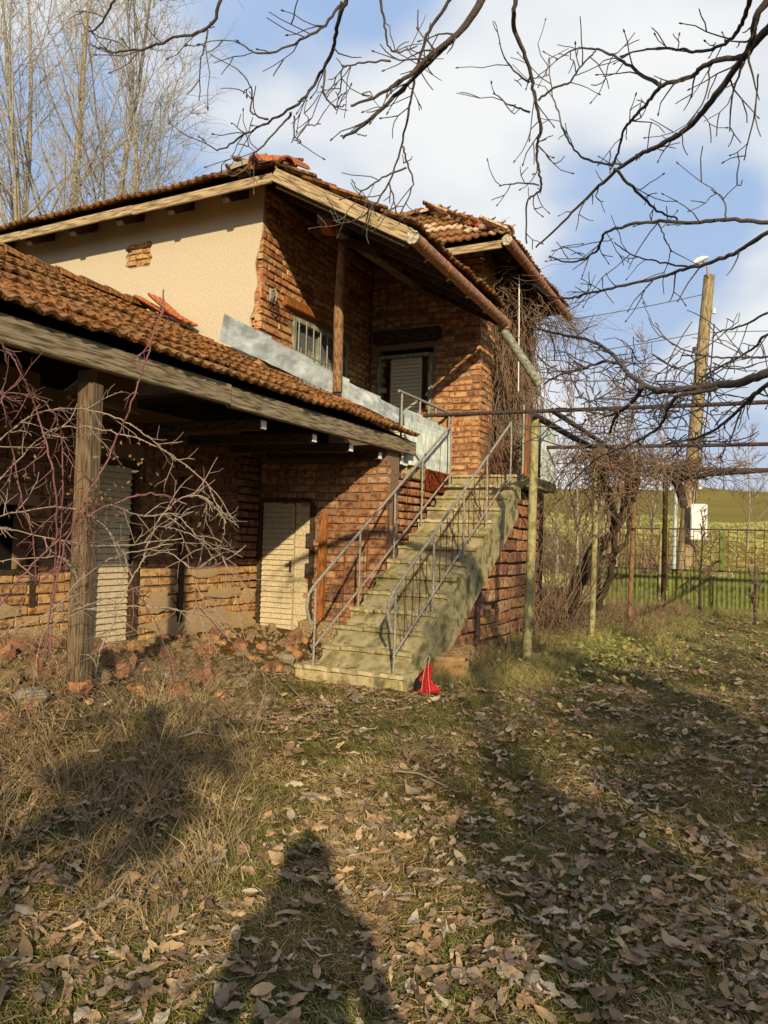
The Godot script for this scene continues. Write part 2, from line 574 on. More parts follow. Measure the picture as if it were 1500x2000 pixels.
# courses of single bricks on the face that starts at «o», runs along «u» and looks along «nn»
func lay_bricks(parent: Node3D, o: Vector3, u: Vector3, nn: Vector3, wd: float, ht: float, bl: float, bh: float, mats: Array, skip: Callable, single: Callable, sd: int, wave := 0.02) -> void:
	var g := RandomNumberGenerator.new()
	g.seed = sd
	var fl := FastNoiseLite.new()
	fl.seed = sd
	fl.frequency = 0.5
	var rest := {}
	var up := Vector3.UP
	var rows := int(ht / bh)
	for r in rows:
		var y := (r + 0.5) * bh
		var x := -bl * (0.5 if r % 2 else 0.0) - g.randf() * 0.05
		while x < wd:
			var l := bl * (0.5 if g.randf() < 0.16 else 1.0) * (0.94 + g.randf() * 0.1)
			var x0 := maxf(x, 0.0)
			var x1 := minf(x + l, wd)
			x += l
			if x1 - x0 < 0.045:
				continue
			var cx := (x0 + x1) * 0.5
			if skip.call(cx, y):
				continue
			var wv := wave * fl.get_noise_2d(cx * 1.2, y * 2.2) * 1.6
			var gap := 0.007 + g.randf() * 0.012
			var sx := x1 - x0 - gap
			var sy := bh - 0.008 - g.randf() * 0.014
			var slope := wave * 1.4 * (fl.get_noise_2d(cx * 1.2 + 0.3, y * 2.2) - fl.get_noise_2d(cx * 1.2 - 0.3, y * 2.2))
			var proud := (g.randf() - 0.5) * 0.016 - (0.005 if g.randf() < 0.04 else 0.0)
			var t := Transform3D(Basis(u, up, nn), o + u * cx + up * (y + wv) + nn * proud)
			t = t * Transform3D(Basis(Vector3(0, 0, 1), slope + (g.randf() - 0.5) * 0.025), Vector3.ZERO)
			t = t * Transform3D(Basis(Vector3(0, 1, 0), (g.randf() - 0.5) * 0.05), Vector3.ZERO)
			t = t.scaled_local(Vector3(sx, sy, 1.0))
			var m: int = g.randi() % mats.size()
			if g.randf() < 0.3:
				m = int(absf(fl.get_noise_2d(cx * 2.0 + 50.0, y * 3.0)) * 2.2 * mats.size()) % mats.size()
			var k := g.randi() % brick_shapes.size()
			if single.call(cx, y):
				inst("brick", parent, brick_shapes[k], mats[m], t)
			else:
				var key := m * 100 + (k % 2)
				if not rest.has(key):
					rest[key] = []
				rest[key].append(t)
	for key in rest:
		stuff("brickwork", parent, brick_shapes[key % 100], mats[key / 100], rest[key])


# ---------------------------------------------------------------- roof tiles
var tile_shapes: Array = []
var ridge_shape: ArrayMesh


func make_tile_shapes() -> void:
	var g := RandomNumberGenerator.new()
	g.seed = 17
	for k in 4:
		var mb := MB.new()
		var nn := 12
		var prof: Array = []
		for i in nn + 1:
			var t := float(i) / nn
			prof.append(Vector2((t - 0.5) * 0.232, 0.0125 * cos(t * TAU * 2.0) + 0.012))
		var lift := 0.034 + 0.012 * g.randf()
		for i in nn:
			var a: Vector2 = prof[i]
			var b: Vector2 = prof[i + 1]
			var j0 := 0.006 * g.randf()
			var a0 := Vector3(a.x, a.y, -0.40)
			var b0 := Vector3(b.x, b.y, -0.40)
			var a1 := Vector3(a.x, a.y + lift, 0.02 + j0)
			var b1 := Vector3(b.x, b.y + lift, 0.02 + j0)
			mb.quad(a0, b0, b1, a1)
			var dn := Vector3(0, -0.024, -0.004)
			mb.quad(a1, b1, b1 + dn, a1 + dn)
			mb.quad(a1 + dn, b1 + dn, b0 + dn, a0 + dn)
		var e := Vector3(0, -0.024, 0)
		for s in [0, nn]:
			var a: Vector2 = prof[s]
			var p0 := Vector3(a.x, a.y, -0.40)
			var p1 := Vector3(a.x, a.y + lift, 0.02)
			if s == 0:
				mb.quad(p0, p1, p1 + e, p0 + e)
			else:
				mb.quad(p1, p0, p0 + e, p1 + e)
		tile_shapes.append(mb.mesh())
	# half-round ridge tile along z, widening to the front
	var rb := MB.new()
	var ns := 7
	for i in ns:
		var q0 := PI * i / ns
		var q1 := PI * (i + 1) / ns
		var d0 := Vector3(cos(q0), sin(q0) * 0.85, 0)
		var d1 := Vector3(cos(q1), sin(q1) * 0.85, 0)
		var z0 := Vector3(0, 0, -0.2)
		var z1 := Vector3(0, 0.012, 0.2)
		rb.quad(d1 * 0.1 + z0, d0 * 0.1 + z0, d0 * 0.125 + z1, d1 * 0.125 + z1)
		rb.quad(d1 * 0.125 + z1, d0 * 0.125 + z1, d0 * 0.102 + z1, d1 * 0.102 + z1)
		rb.quad(d0 * 0.08 + z0, d1 * 0.08 + z0, d1 * 0.102 + z1, d0 * 0.102 + z1)
	ridge_shape = rb.mesh()


# tiles on the plane through «o» with the eave along «e» and rising along «s»
func lay_tiles(parent: Node3D, o: Vector3, e: Vector3, s: Vector3, cols: int, rows: int, skip: Callable, single: Callable, mats: Array, sd: int, rough := 1.0) -> void:
	var g := RandomNumberGenerator.new()
	g.seed = sd
	var nn := s.cross(e).normalized()
	if nn.y < 0:
		nn = -nn
	var x := e
	var z := -s
	var y := z.cross(x)
	if y.y < 0.0:
		x = -x
		y = -y
	var fl := FastNoiseLite.new()
	fl.seed = sd
	fl.frequency = 0.35
	var rest := {}
	for r in rows:
		for k in cols:
			var a := (k + 0.5) * 0.222
			var b := (r + 0.04) * 0.335
			var p := o + e * a + s * b
			if skip.call(p, k, r):
				continue
			var t := Transform3D(Basis(x, y, z), p + y * (0.02 * fl.get_noise_2d(a * 2.0, b * 2.0) * rough + 0.008 * (g.randf() - 0.5)) + s * (g.randf() - 0.5) * 0.03 * rough)
			t = t * Transform3D(Basis(Vector3.UP, (g.randf() - 0.5) * 0.05 * rough) * Basis(Vector3.BACK, (g.randf() - 0.5) * 0.05 * rough), Vector3.ZERO)
			var m := g.randi() % mats.size()
			if g.randf() < 0.4:
				m = int((0.5 + 0.9 * fl.get_noise_2d(a * 3.0 + 9.0, b * 3.0)) * mats.size())
				m = clampi(m, 0, mats.size() - 1)
			var q := g.randi() % tile_shapes.size()
			if single.call(k, r):
				inst("roof_tile", parent, tile_shapes[q], mats[m], t)
			else:
				var key := m * 10 + q % 2
				if not rest.has(key):
					rest[key] = []
				rest[key].append(t)
	for key in rest:
		stuff("roof_tiles", parent, tile_shapes[key % 10], mats[key / 10], rest[key])


func ridge_tiles(parent: Node3D, a: Vector3, b: Vector3, mats: Array, sd: int) -> void:
	var g := RandomNumberGenerator.new()
	g.seed = sd
	var d := (b - a)
	var k := int(d.length() / 0.34) + 1
	var z := -d.normalized()
	var x := Vector3.UP.cross(z).normalized()
	var y := z.cross(x)
	for i in k:
		var p := a + d * ((i + 0.5) / k)
		var t := Transform3D(Basis(x, y, z), p + Vector3.UP * (0.01 + 0.02 * g.randf()))
		t = t * Transform3D(Basis(Vector3.UP, (g.randf() - 0.5) * 0.08) * Basis(Vector3.RIGHT, (g.randf() - 0.5) * 0.04), Vector3.ZERO)
		inst("ridge_tile", parent, ridge_shape, mats[g.randi() % mats.size()], t)


# ---------------------------------------------------------------- the two storey house
func make_house() -> void:
	make_brick_shapes()
	make_tile_shapes()
	var no := func(_a, _b): return false
	var yes := func(_a, _b): return true
	var H := thing("brick_house", "old two storey house of bare orange brick with one plastered wall and a loggia", "house")

	# --- plastered wall: brick core, ragged plaster coat with a hole where bricks show
	var core := MB.new()
	core.box(Transform3D(Basis(), Vector3(-9.515, 4.45, -6.98)), Vector3(8.97, 2.36, 0.3))
	var pw := part("plastered_wall", H, core, M.mortar_tan)
	var outer := PackedVector2Array()
	outer.append(Vector2(-14.0, 3.3))
	var g := RandomNumberGenerator.new()
	g.seed = 4
	var yy := 3.3
	while yy < 5.56:
		var edge := -5.0 - 0.05 * sm(3.4, 4.4, yy) * (1.0 - sm(4.6, 5.2, yy)) - 0.045 * g.randf() * (1.0 - sm(4.7, 5.2, yy))
		if yy < 4.2:
			edge -= 0.06
		outer.append(Vector2(edge, yy))
		yy += 0.07
	outer.append(Vector2(-5.0, 5.62))
	outer.append(Vector2(-14.0, 5.62))
	var hole := PackedVector2Array()
	var hc := Vector2(-6.84, EYE + 3.385)
	for i in 26:
		var an := TAU * i / 26.0
		var rr := Vector2(cos(an), sin(an))
		var sq := 1.0 / maxf(absf(rr.x) / 0.2, absf(rr.y) / 0.145)
		hole.append(hc + rr * sq * (0.9 + 0.22 * g.randf()))
	# a keyhole cut joins the hole to the top edge
	var ring := PackedVector2Array()
	for q in outer:
		ring.append(q)
	var top := 6
	var hole_seq := PackedVector2Array()
	for i in hole.size() + 1:
		hole_seq.append(hole[(top + hole.size() - i) % hole.size()])
	var full := PackedVector2Array()
	for i in ring.size():
		full.append(ring[i])
		if i == ring.size() - 2:
			full.append(Vector2(hc.x + 0.001, 5.62))
			for q in hole_seq:
				full.append(q)
			full[full.size() - 1] += Vector2(-0.002, 0.0)
			full.append(Vector2(hc.x - 0.001, 5.62))
	var pm := MB.new()
	var idx := Geometry2D.triangulate_polygon(full)
	for i in range(0, idx.size(), 3):
		var a := Vector3(full[idx[i]].x, full[idx[i]].y, -6.79)
		var b := Vector3(full[idx[i + 1]].x, full[idx[i + 1]].y, -6.79)
		var c := Vector3(full[idx[i + 2]].x, full[idx[i + 2]].y, -6.79)
		if (c - a).cross(b - a).z > 0:
			pm.tri(a, b, c)
		else:
			pm.tri(a, c, b)
	for i in full.size():
		var a := full[i]
		var b := full[(i + 1) % full.size()]
		pm.quad(Vector3(a.x, a.y, -6.79), Vector3(b.x, b.y, -6.79), Vector3(b.x, b.y, -6.825), Vector3(a.x, a.y, -6.825))
	part("plaster_coat", pw, pm, M.plaster)
	lay_bricks(pw, Vector3(-7.2, EYE + 3.12, -6.812), Vector3.RIGHT, Vector3.BACK, 0.72, 0.55, 0.22, 0.075, M.brick_tan, no, yes, 31)
	# smooth band beside the corner under the eave
	lay_bricks(pw, Vector3(-5.24, EYE + 1.75, -6.812), Vector3.RIGHT, Vector3.BACK, 0.24, 2.15, 0.24, 0.084, M.brick, no, func(_x, y): return y > 0.4, 33)

	# --- brick side wall of the loggia
	var sw := MB.new()
	for q in [[-6.83, -7.47, 3.2, 5.64], [-7.47, -8.8, 3.2, 3.3], [-7.47, -8.8, 4.285, 5.64], [-8.8, -9.5, 2.4, 5.64]]:
		sw.box(Transform3D(Basis(), Vector3(-5.145, (q[2] + q[3]) * 0.5, (q[0] + q[1]) * 0.5)), Vector3(0.25, q[3] - q[2], absf(q[1] - q[0])))
	var wall := part("brick_wall", H, sw, M.mortar)
	var win := func(x, y): # x runs from z = -6.8 away, y from 3.2 up
		return x > 0.66 and x < 2.02 and y > 0.1 and y < 1.14
	var lit1 := func(x, y):
		return y > 0.25 and y < 2.06 and x < 1.9 + (0.9 if y < 1.0 else 0.0) and y < 2.3 - 0.45 * x
	lay_bricks(wall, Vector3(-5.0, 3.2, -6.8), Vector3(0, 0, -1), Vector3.RIGHT, 2.62, 2.42, 0.27, 0.084, M.brick, func(x, y): return win.call(x, y) or (x > 0.42 and x < 1.36 and y > 1.14 and y < 1.27), lit1, 41, 0.03)
	var lt := MB.new()
	lt.box(Transform3D(Basis(Vector3.RIGHT, 0.03), Vector3(-5.05, 4.405, -7.69)), Vector3(0.2, 0.115, 0.92), 0.012)
	part("window_lintel", wall, lt, M.wood_orange)

	# barred window with a drawn curtain
	var wn := MB.new()
	for q in [[-7.5, 3.75, 0.06, 1.05], [-8.77, 3.75, 0.06, 1.05]]:
		wn.box(Transform3D(Basis(), Vector3(-5.03, q[1], q[0])), Vector3(0.07, q[3], q[2]), 0.006)
	wn.box(Transform3D(Basis(), Vector3(-5.03, 4.255, -8.135)), Vector3(0.07, 0.055, 1.21), 0.006)
	wn.box(Transform3D(Basis(), Vector3(-5.03, 3.27, -8.135)), Vector3(0.07, 0.055, 1.21), 0.006)
	wn.box(Transform3D(Basis(), Vector3(-5.07, 3.76, -8.135)), Vector3(0.05, 0.93, 0.05), 0.004)
	var wf := part("window", H, wn, M.panel_old)
	var pane := MB.new()
	pane.box(Transform3D(Basis(), Vector3(-5.085, 3.76, -8.135)), Vector3(0.006, 0.95, 1.2))
	var gm: StandardMaterial3D = mat(Color(0.6, 0.62, 0.64, 0.25), 0.05)
	gm.transparency = BaseMaterial3D.TRANSPARENCY_ALPHA
	part("pane", wf, pane, gm)
	var cu := MB.new()
	for i in 40:
		var z0 := -7.54 - i * 0.03
		if i % 13 > 9:
			continue
		var d0 := 0.014 * sin(i * 1.3)
		var d1 := 0.014 * sin((i + 1) * 1.3)
		cu.quad(Vector3(-5.13 + d0, 4.0 - 0.1 * (i % 3), z0), Vector3(-5.13 + d1, 4.0, z0 - 0.03), Vector3(-5.13 + d1, 3.3, z0 - 0.03), Vector3(-5.13 + d0, 3.3, z0))
	part("curtain", wf, cu, M.curtain)
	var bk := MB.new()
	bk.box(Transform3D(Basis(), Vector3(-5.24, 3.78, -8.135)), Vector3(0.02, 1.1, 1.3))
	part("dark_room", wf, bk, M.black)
	for i in 8:
		var bar := MB.new()
		bar.tube([Vector3(-4.985, 3.24, -7.56 - i * 0.165), Vector3(-4.985, 4.27, -7.56 - i * 0.165)], [0.009, 0.009], 6)
		part("window_bar", wf, bar, M.iron)
	for y in [3.5, 3.86]:
		var bar := MB.new()
		bar.tube([Vector3(-4.98, y, -7.5), Vector3(-4.98, y, -8.78)], [0.008, 0.008], 6)
		part("window_bar", wf, bar, M.iron)

	# --- wall with the door, and the brick pier at its right end
	var dw := MB.new()
	for q in [[-5.0, -4.86, 2.4, 5.75], [-4.86, -4.03, 4.3, 5.75], [-4.03, -3.37, 2.4, 5.75]]:
		dw.box(Transform3D(Basis(), Vector3((q[0] + q[1]) * 0.5, (q[2] + q[3]) * 0.5, -9.56)), Vector3(q[1] - q[0], q[3] - q[2], 0.25))
	dw.box(Transform3D(Basis(), Vector3(-3.5, 4.07, -9.78)), Vector3(0.27, 3.1, 0.42))
	var wall2 := part("brick_wall", H, dw, M.mortar)
	# x runs from -5 to the right, y from 2.45
	lay_bricks(wall2, Vector3(-5.0, 2.5, -9.42), Vector3.RIGHT, Vector3.BACK, 1.65, 3.2, 0.26, 0.084, M.brick, func(x, y): return x > 0.13 and x < 0.98 and y < 1.98, func(x, y): return x > 0.9 and (y < 1.9 or (y > 2.1 and x > 1.2)), 52, 0.05)
	lay_bricks(wall2, Vector3(-3.355, 2.5, -9.44), Vector3(0, 0, -1), Vector3.RIGHT, 0.55, 2.95, 0.26, 0.084, M.brick, func(x, y): return y < 0.7 and x > 0.24, func(x, y): return true, 53, 0.05)
	# remains of plaster on the pier
	for q in [[-3.95, EYE + 0.82, 0.1, 0.19, 2], [-4.0, EYE + 0.52, 0.06, 0.2, 5], [-3.66, EYE + 0.475, 0.14, 0.06, 6], [-3.68, EYE - 0.02 + 0.28, 0.09, 0.1, 7]]:
		var pp := MB.new()
		var gg := RandomNumberGenerator.new()
		gg.seed = q[4]
		var pl: Array = []
		for i in 14:
			var an := -TAU * i / 14.0
			var k := 0.75 + 0.4 * gg.randf()
			pl.append(Vector3(q[0] + cos(an) * q[2] * k, q[1] + sin(an) * q[3] * k, -9.398))
		pp.slab(pl, Vector3(0, 0, -0.03))
		part("plaster_patch", wall2, pp, M.plaster_pale)
	var dl := MB.new()
	dl.box(Transform3D(Basis(), Vector3(-4.42, 4.47, -9.39)), Vector3(1.0, 0.17, 0.12), 0.012)
	part("door_lintel", wall2, dl, M.wood_dark)

	# door: grey frame, brown leaves and a slatted shutter between them
	var df := MB.new()
	df.box(Transform3D(Basis(), Vector3(-4.84, 3.32, -9.43)), Vector3(0.045, 1.78, 0.09), 0.005)
	df.box(Transform3D(Basis(), Vector3(-4.055, 3.32, -9.43)), Vector3(0.045, 1.78, 0.09), 0.005)
	df.box(Transform3D(Basis(), Vector3(-4.4475, 4.2, -9.43)), Vector3(0.74, 0.045, 0.09), 0.005)
	var door := part("door", H, df, M.panel_old)
	var lf := MB.new()
	lf.box(Transform3D(Basis(), Vector3(-4.73, 3.3, -9.5)), Vector3(0.17, 1.74, 0.03))
	lf.box(Transform3D(Basis(), Vector3(-4.67, 3.3, -9.475)), Vector3(0.04, 1.74, 0.025), 0.004)
	part("door_leaf", door, lf, M.wood_orange)
	lf = MB.new()
	lf.box(Transform3D(Basis(), Vector3(-4.14, 3.3, -9.5)), Vector3(0.14, 1.74, 0.03))
	lf.box(Transform3D(Basis(), Vector3(-4.1, 3.3, -9.475)), Vector3(0.035, 1.74, 0.025), 0.004)
	part("door_leaf", door, lf, M.wood_orange)
	var dg := MB.new()
	dg.box(Transform3D(Basis(), Vector3(-4.755, 3.6, -9.478)), Vector3(0.08, 1.1, 0.006))
	dg.box(Transform3D(Basis(), Vector3(-4.17, 3.8, -9.478)), Vector3(0.055, 0.75, 0.006))
	part("dark_glass", door, dg, M.glass)
	var fr := MB.new()
	fr.box(Transform3D(Basis(), Vector3(-4.655, 3.3, -9.45)), Vector3(0.02, 1.74, 0.03))
	fr.box(Transform3D(Basis(), Vector3(-4.215, 3.3, -9.45)), Vector3(0.02, 1.74, 0.03))
	fr.box(Transform3D(Basis(), Vector3(-4.435, 3.3, -9.47)), Vector3(0.42, 1.74, 0.01))
	var shut := part("shutter", door, fr, M.shutter)
	var sl := MB.new()
	sl.box(Transform3D(Basis(Vector3.RIGHT, -0.42), Vector3.ZERO), Vector3(0.42, 0.05, 0.01), 0.003)
	var slm := sl.mesh()
	for i in 33:
		inst("shutter_slat", door, slm, M.shutter, Transform3D(Basis(), Vector3(-4.435, 2.5 + i * 0.052, -9.457)))

	# --- loggia floor, railing and its painted corrugated sheets
	var fs := MB.new()
	fs.box(Transform3D(Basis(), Vector3(-4.33, 2.46, -8.73)), Vector3(1.31, 0.16, 1.36), 0.01)
	part("loggia_floor", H, fs, M.concrete)
	var rt := thing_part("loggia_railing", H)
	for z in [-7.88, -8.4, -8.9, -9.36]:
		var pb := MB.new()
		pb.tube([Vector3(-3.75, 2.5, z), Vector3(-3.75, EYE + 1.71, z)], [0.013, 0.013], 6)
		part("railing_post", rt, pb, M.iron)
	var hr := MB.new()
	hr.tube([Vector3(-3.75, EYE + 1.715, -7.8), Vector3(-3.75, EYE + 1.715, -9.42)], [0.018, 0.018], 6)
	part("handrail", rt, hr, M.rail)
	for s in 3:
		var cp := MB.new()
		corrugated(cp, Vector3(-3.73 + 0.006 * (s % 2), EYE + 0.87, -7.92 - s * 0.49), Vector3(0, 0, -1), Vector3.UP, 0.5, 0.66 - 0.02 * s, 0.035, 0.007)
		part("corrugated_sheet", rt, cp, M.panel)
	# rusty sheet nailed under the floor edge
	var rs := MB.new()
	for i in 3:
		rs.box(Transform3D(Basis(Vector3.UP, 0.02 * i), Vector3(-3.66, EYE + 0.74, -8.55 - i * 0.24)), Vector3(0.012, 0.26, 0.235), 0.003)
	part("rusty_sheet", H, rs, M.rust)
	var fb := MB.new()
	fb.box(Transform3D(Basis(), Vector3(-3.665, EYE + 0.9, -8.1)), Vector3(0.03, 0.05, 0.3), 0.004)
	part("pale_board", H, fb, M.white)

	# --- ground floor room under the loggia
	var gr := MB.new()
	gr.box(Transform3D(Basis(), Vector3(-4.15, 1.4, -7.57)), Vector3(0.93, 2.6, 0.3))
	gr.box(Transform3D(Basis(), Vector3(-5.0, 2.25, -7.57)), Vector3(0.77, 0.9, 0.3))
	gr.box(Transform3D(Basis(), Vector3(-3.95, 1.3, -8.6)), Vector3(0.3, 2.3, 1.7))
	var w3 := part("lower_wall", H, gr, M.mortar)
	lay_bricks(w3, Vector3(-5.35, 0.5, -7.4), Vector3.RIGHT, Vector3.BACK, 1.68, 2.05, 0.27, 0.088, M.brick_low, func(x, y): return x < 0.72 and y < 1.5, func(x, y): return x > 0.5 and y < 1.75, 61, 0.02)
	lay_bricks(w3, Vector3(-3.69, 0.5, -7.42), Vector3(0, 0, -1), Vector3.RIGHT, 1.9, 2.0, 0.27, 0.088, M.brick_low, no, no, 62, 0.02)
	var bl := MB.new()
	bl.box(Transform3D(Basis(), Vector3(-4.25, 0.52, -7.28)), Vector3(0.75, 0.42, 0.25), 0.03)
	part("plinth", H, bl, M.mortar_tan)
	var wp := MB.new()
	wp.box(Transform3D(Basis(Vector3.FORWARD, 0.02), Vector3(-4.43, 1.25, -7.33)), Vector3(0.085, 1.35, 0.06), 0.008)
	part("timber_upright", H, wp, M.wood_orange)
	# its two beige door leaves, hung over a dark gap
	var d2 := MB.new()
	d2.box(Transform3D(Basis(), Vector3(-5.33, 1.25, -7.41)), Vector3(0.05, 1.62, 0.08), 0.006)
	d2.box(Transform3D(Basis(), Vector3(-4.61, 1.25, -7.41)), Vector3(0.05, 1.62, 0.08), 0.006)
	d2.box(Transform3D(Basis(), Vector3(-4.97, 2.08, -7.41)), Vector3(0.67, 0.05, 0.08), 0.006)
	var door2 := part("door", H, d2, M.wood_dark)
	var l1 := MB.new()
	l1.box(Transform3D(Basis(), Vector3(-5.08, 1.27, -7.42)), Vector3(0.44, 1.54, 0.02))
	var leaf1 := part("door_leaf", door2, l1, M.shutter_low)
	sl = MB.new()
	sl.box(Transform3D(Basis(Vector3.RIGHT, -0.32), Vector3.ZERO), Vector3(0.43, 0.058, 0.014), 0.003)
	slm = sl.mesh()
	for i in 25:
		inst("door_slat", door2, slm, M.shutter_low, Transform3D(Basis(Vector3.BACK, 0.004 * sin(i * 2.0)), Vector3(-5.08, 0.54 + i * 0.062, -7.4)))
	var l2 := MB.new()
	l2.box(Transform3D(Basis(), Vector3(-4.745, 1.27, -7.42)), Vector3(0.2, 1.54, 0.02))
	for i in 12:
		l2.box(Transform3D(Basis(), Vector3(-4.745, 0.56 + i * 0.13, -7.405)), Vector3(0.19, 0.122, 0.015), 0.003)
	part("door_leaf", door2, l2, M.shutter_low)
	var hg := MB.new()
	for y in [1.62, 1.28]:
		hg.box(Transform3D(Basis(), Vector3(-4.64, y, -7.36)), Vector3(0.06, 0.16, 0.02), 0.004)
	part("hinge", door2, hg, M.rust_dark)
	var hn := MB.new()
	hn.tube([Vector3(-4.89, 1.34, -7.38), Vector3(-4.89, 1.34, -7.34), Vector3(-4.93, 1.335, -7.335)], [0.009, 0.009, 0.008], 6)
	hn.box(Transform3D(Basis(), Vector3(-4.89, 1.31, -7.388)), Vector3(0.03, 0.13, 0.006), 0.002)
	part("door_handle", door2, hn, M.rust_dark)
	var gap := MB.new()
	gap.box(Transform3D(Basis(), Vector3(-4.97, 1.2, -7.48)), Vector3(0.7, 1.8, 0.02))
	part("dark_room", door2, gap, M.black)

	# --- set back side of the upper storey, behind the creeper
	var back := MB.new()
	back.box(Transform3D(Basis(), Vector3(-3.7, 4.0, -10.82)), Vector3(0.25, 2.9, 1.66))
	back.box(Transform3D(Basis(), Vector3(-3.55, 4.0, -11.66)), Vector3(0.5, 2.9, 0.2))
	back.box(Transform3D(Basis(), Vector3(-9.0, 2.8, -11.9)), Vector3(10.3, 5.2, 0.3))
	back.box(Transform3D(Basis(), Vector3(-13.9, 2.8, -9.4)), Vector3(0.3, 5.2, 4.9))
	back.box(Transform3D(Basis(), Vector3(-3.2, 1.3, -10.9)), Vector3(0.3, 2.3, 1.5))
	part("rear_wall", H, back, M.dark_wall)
	# projecting brick column on the right of the pier
	make_roofs(H)


func thing_part(called: String, parent: Node3D) -> Node3D:
	var o := Node3D.new()
	o.name = numbered(called, parent)
	parent.add_child(o, true)
	return o


# a sheet of ribs running along «up»
func corrugated(mb: MB, o: Vector3, u: Vector3, up: Vector3, wd: float, ht: float, pitch: float, amp: float) -> void:
	var nn := u.cross(up)
	var k := int(wd / pitch * 4.0)
	for i in k:
		var a := wd * i / k
		var b := wd * (i + 1) / k
		var da := nn * amp * sin(a / pitch * TAU)
		var db := nn * amp * sin(b / pitch * TAU)
		mb.quad(o + u * a + da + up * ht, o + u * b + db + up * ht, o + u * b + db, o + u * a + da)


func make_roofs(H: Node3D) -> void:
	var A := w(-4.556, 3.78, -6.395)
	var B := w(-3.007, 2.905, -6.395)
	var s30 := 0.565
	var roof := thing_part("main_roof", H)
	# boards of the two slopes
	var th := Vector3(0, -0.03, 0)
	var fr := MB.new()
	fr.slab([A, w(-14.3, 3.78, -6.395), w(-14.3, 3.78 + 4.0 * s30, -10.395), w(-8.556, 3.78 + 4.0 * s30, -10.395)], th)
	fr.slab([w(-14.3, 3.78 + 4.0 * s30, -10.395), w(-8.556, 3.78 + 4.0 * s30, -10.395), w(-8.0, 3.6, -13.0), w(-14.3, 3.6, -13.0)], th)
	part("roof_boards", roof, fr, M.wood_x)
	var cs := MB.new()
	cs.slab([A, B, w(-3.007, 2.905, -9.45), w(-7.6, 2.905 + 4.593 * s30, -9.45)], th)
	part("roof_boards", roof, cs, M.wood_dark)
	var c2 := MB.new()
	c2.slab([w(-7.6, 5.4, -9.45), w(-5.0, 4.03, -9.45), w(-5.0, 4.03, -12.5), w(-8.5, 6.0, -10.5)], th)
	part("roof_boards", roof, c2, M.wood_dark)
	# fascia boards of the front eave, in two lengths
	for q in [[-14.3, -8.46], [-8.45, -6.56], [-6.55, -4.6]]:
		beam_part("fascia_board", roof, w(q[0], 3.735 - 0.012 * rng.randf(), -6.38), w(q[1], 3.735, -6.38), 0.03, 0.105, M.wood_long)
	for i in 11:
		var f := MB.new()
		var x := -5.25 - i * 0.78
		f.beam(w(x, 3.66, -6.42), w(x, 3.66 + 0.45 * s30, -6.87), 0.085, 0.12, Vector3.UP, 0.006)
		part("rafter", roof, f, M.wood_dark)
	# verge board down to the gutter, with a thinner lath under it
	beam_part("verge_board", roof, w(-4.58, 3.765, -6.375), w(-2.99, 2.867, -6.375), 0.035, 0.135, M.wood_long)
	beam_part("verge_lath", roof, w(-4.56, 3.67, -6.42), w(-3.0, 2.785, -6.42), 0.03, 0.07, M.wood_dark)
	# rafters of the loggia slope, seen from below
	for i in 5:
		var f := MB.new()
		var z := -6.95 - i * 0.6
		f.beam(w(-3.03, 2.84, z), w(-5.1, 2.84 + 2.07 * s30, z), 0.08, 0.1, Vector3.UP, 0.006)
		part("rafter", roof, f, M.wood_dark)
	var wp := MB.new()
	wp.beam(w(-4.36, 3.53, -6.98), w(-4.22, 3.49, -9.44), 0.13, 0.15, Vector3.UP, 0.012)
	part("loggia_beam", roof, wp, M.wood_z)
	wp = MB.new()
	wp.beam(w(-4.46, 3.5, -7.5), w(-3.9, 3.24, -7.52), 0.1, 0.1, Vector3.UP, 0.01)
	part("loggia_beam", roof, wp, M.wood_dark)
	var bh := MB.new()
	bh.box(Transform3D(Basis(Vector3.FORWARD, 0.15) * Basis(Vector3.UP, 0.4), w(-4.31, 3.43, -7.05)), Vector3(0.15, 0.14, 0.2), 0.02)
	part("beam_end", roof, bh, M.wood_orange)
	bh = MB.new()
	for i in 9:
		bh.box(Transform3D(Basis(Vector3(rng.randf(), rng.randf(), rng.randf()).normalized(), rng.randf() * 3.0), w(-4.37 + rng.randf() * 0.1, 3.6 + rng.randf() * 0.12, -7.05 - rng.randf() * 0.1)), Vector3(0.11, 0.07, 0.09), 0.015)
	part("mortar_lump", roof, bh, M.plaster_pale)
	# tiles
	var o := A + Vector3(0.12, 0.045, 0.06)
	var s := Vector3(0, s30, -1).normalized()
	lay_tiles(roof, o, Vector3.LEFT, s, 42, 13, func(p, _k, _r): return p.x > -4.45 - (-6.395 - p.z) * 1.0 + 0.05, func(k, r): return r < 2 and k < 26, M.tile, 71, 1.6)
	s = Vector3(-1, s30, 0).normalized()
	o = B + Vector3(0.06, 0.045, 0.04)
	lay_tiles(roof, o, Vector3(0, 0, -1), s, 14, 14, func(p, _k, _r): return p.x < -4.556 - (-6.395 - p.z) * 1.0 - 0.05 or p.z < -9.35, func(k, r): return k < 2, M.tile, 72, 2.2)
	ridge_tiles(roof, A + Vector3(-0.05, 0.05, -0.05), A + Vector3(-4.0, 4.0 * s30 + 0.08, -4.0), [M.tile_new, M.tile[1], M.tile[4]], 5)
	# loose bright ridge tiles at the corner
	for q in [[0.02, 0.1, 0.05, 0.3, 0], [0.2, 0.1, -0.12, 0.9, 0], [-0.24, 0.13, 0.02, -0.5, 1], [-0.1, 0.16, -0.1, 0.5, 0]]:
		inst("ridge_tile", roof, ridge_shape, M.tile_new if q[4] == 0 else M.stone, Transform3D(Basis(Vector3.UP, -0.78 + q[3]) * Basis(Vector3.RIGHT, 0.35), A + Vector3(q[0] - 0.1, q[1], q[2] - 0.05)))

	# --- hipped roof of the taller block behind
	var s2 := 0.72
	var r2 := thing_part("rear_roof", H)
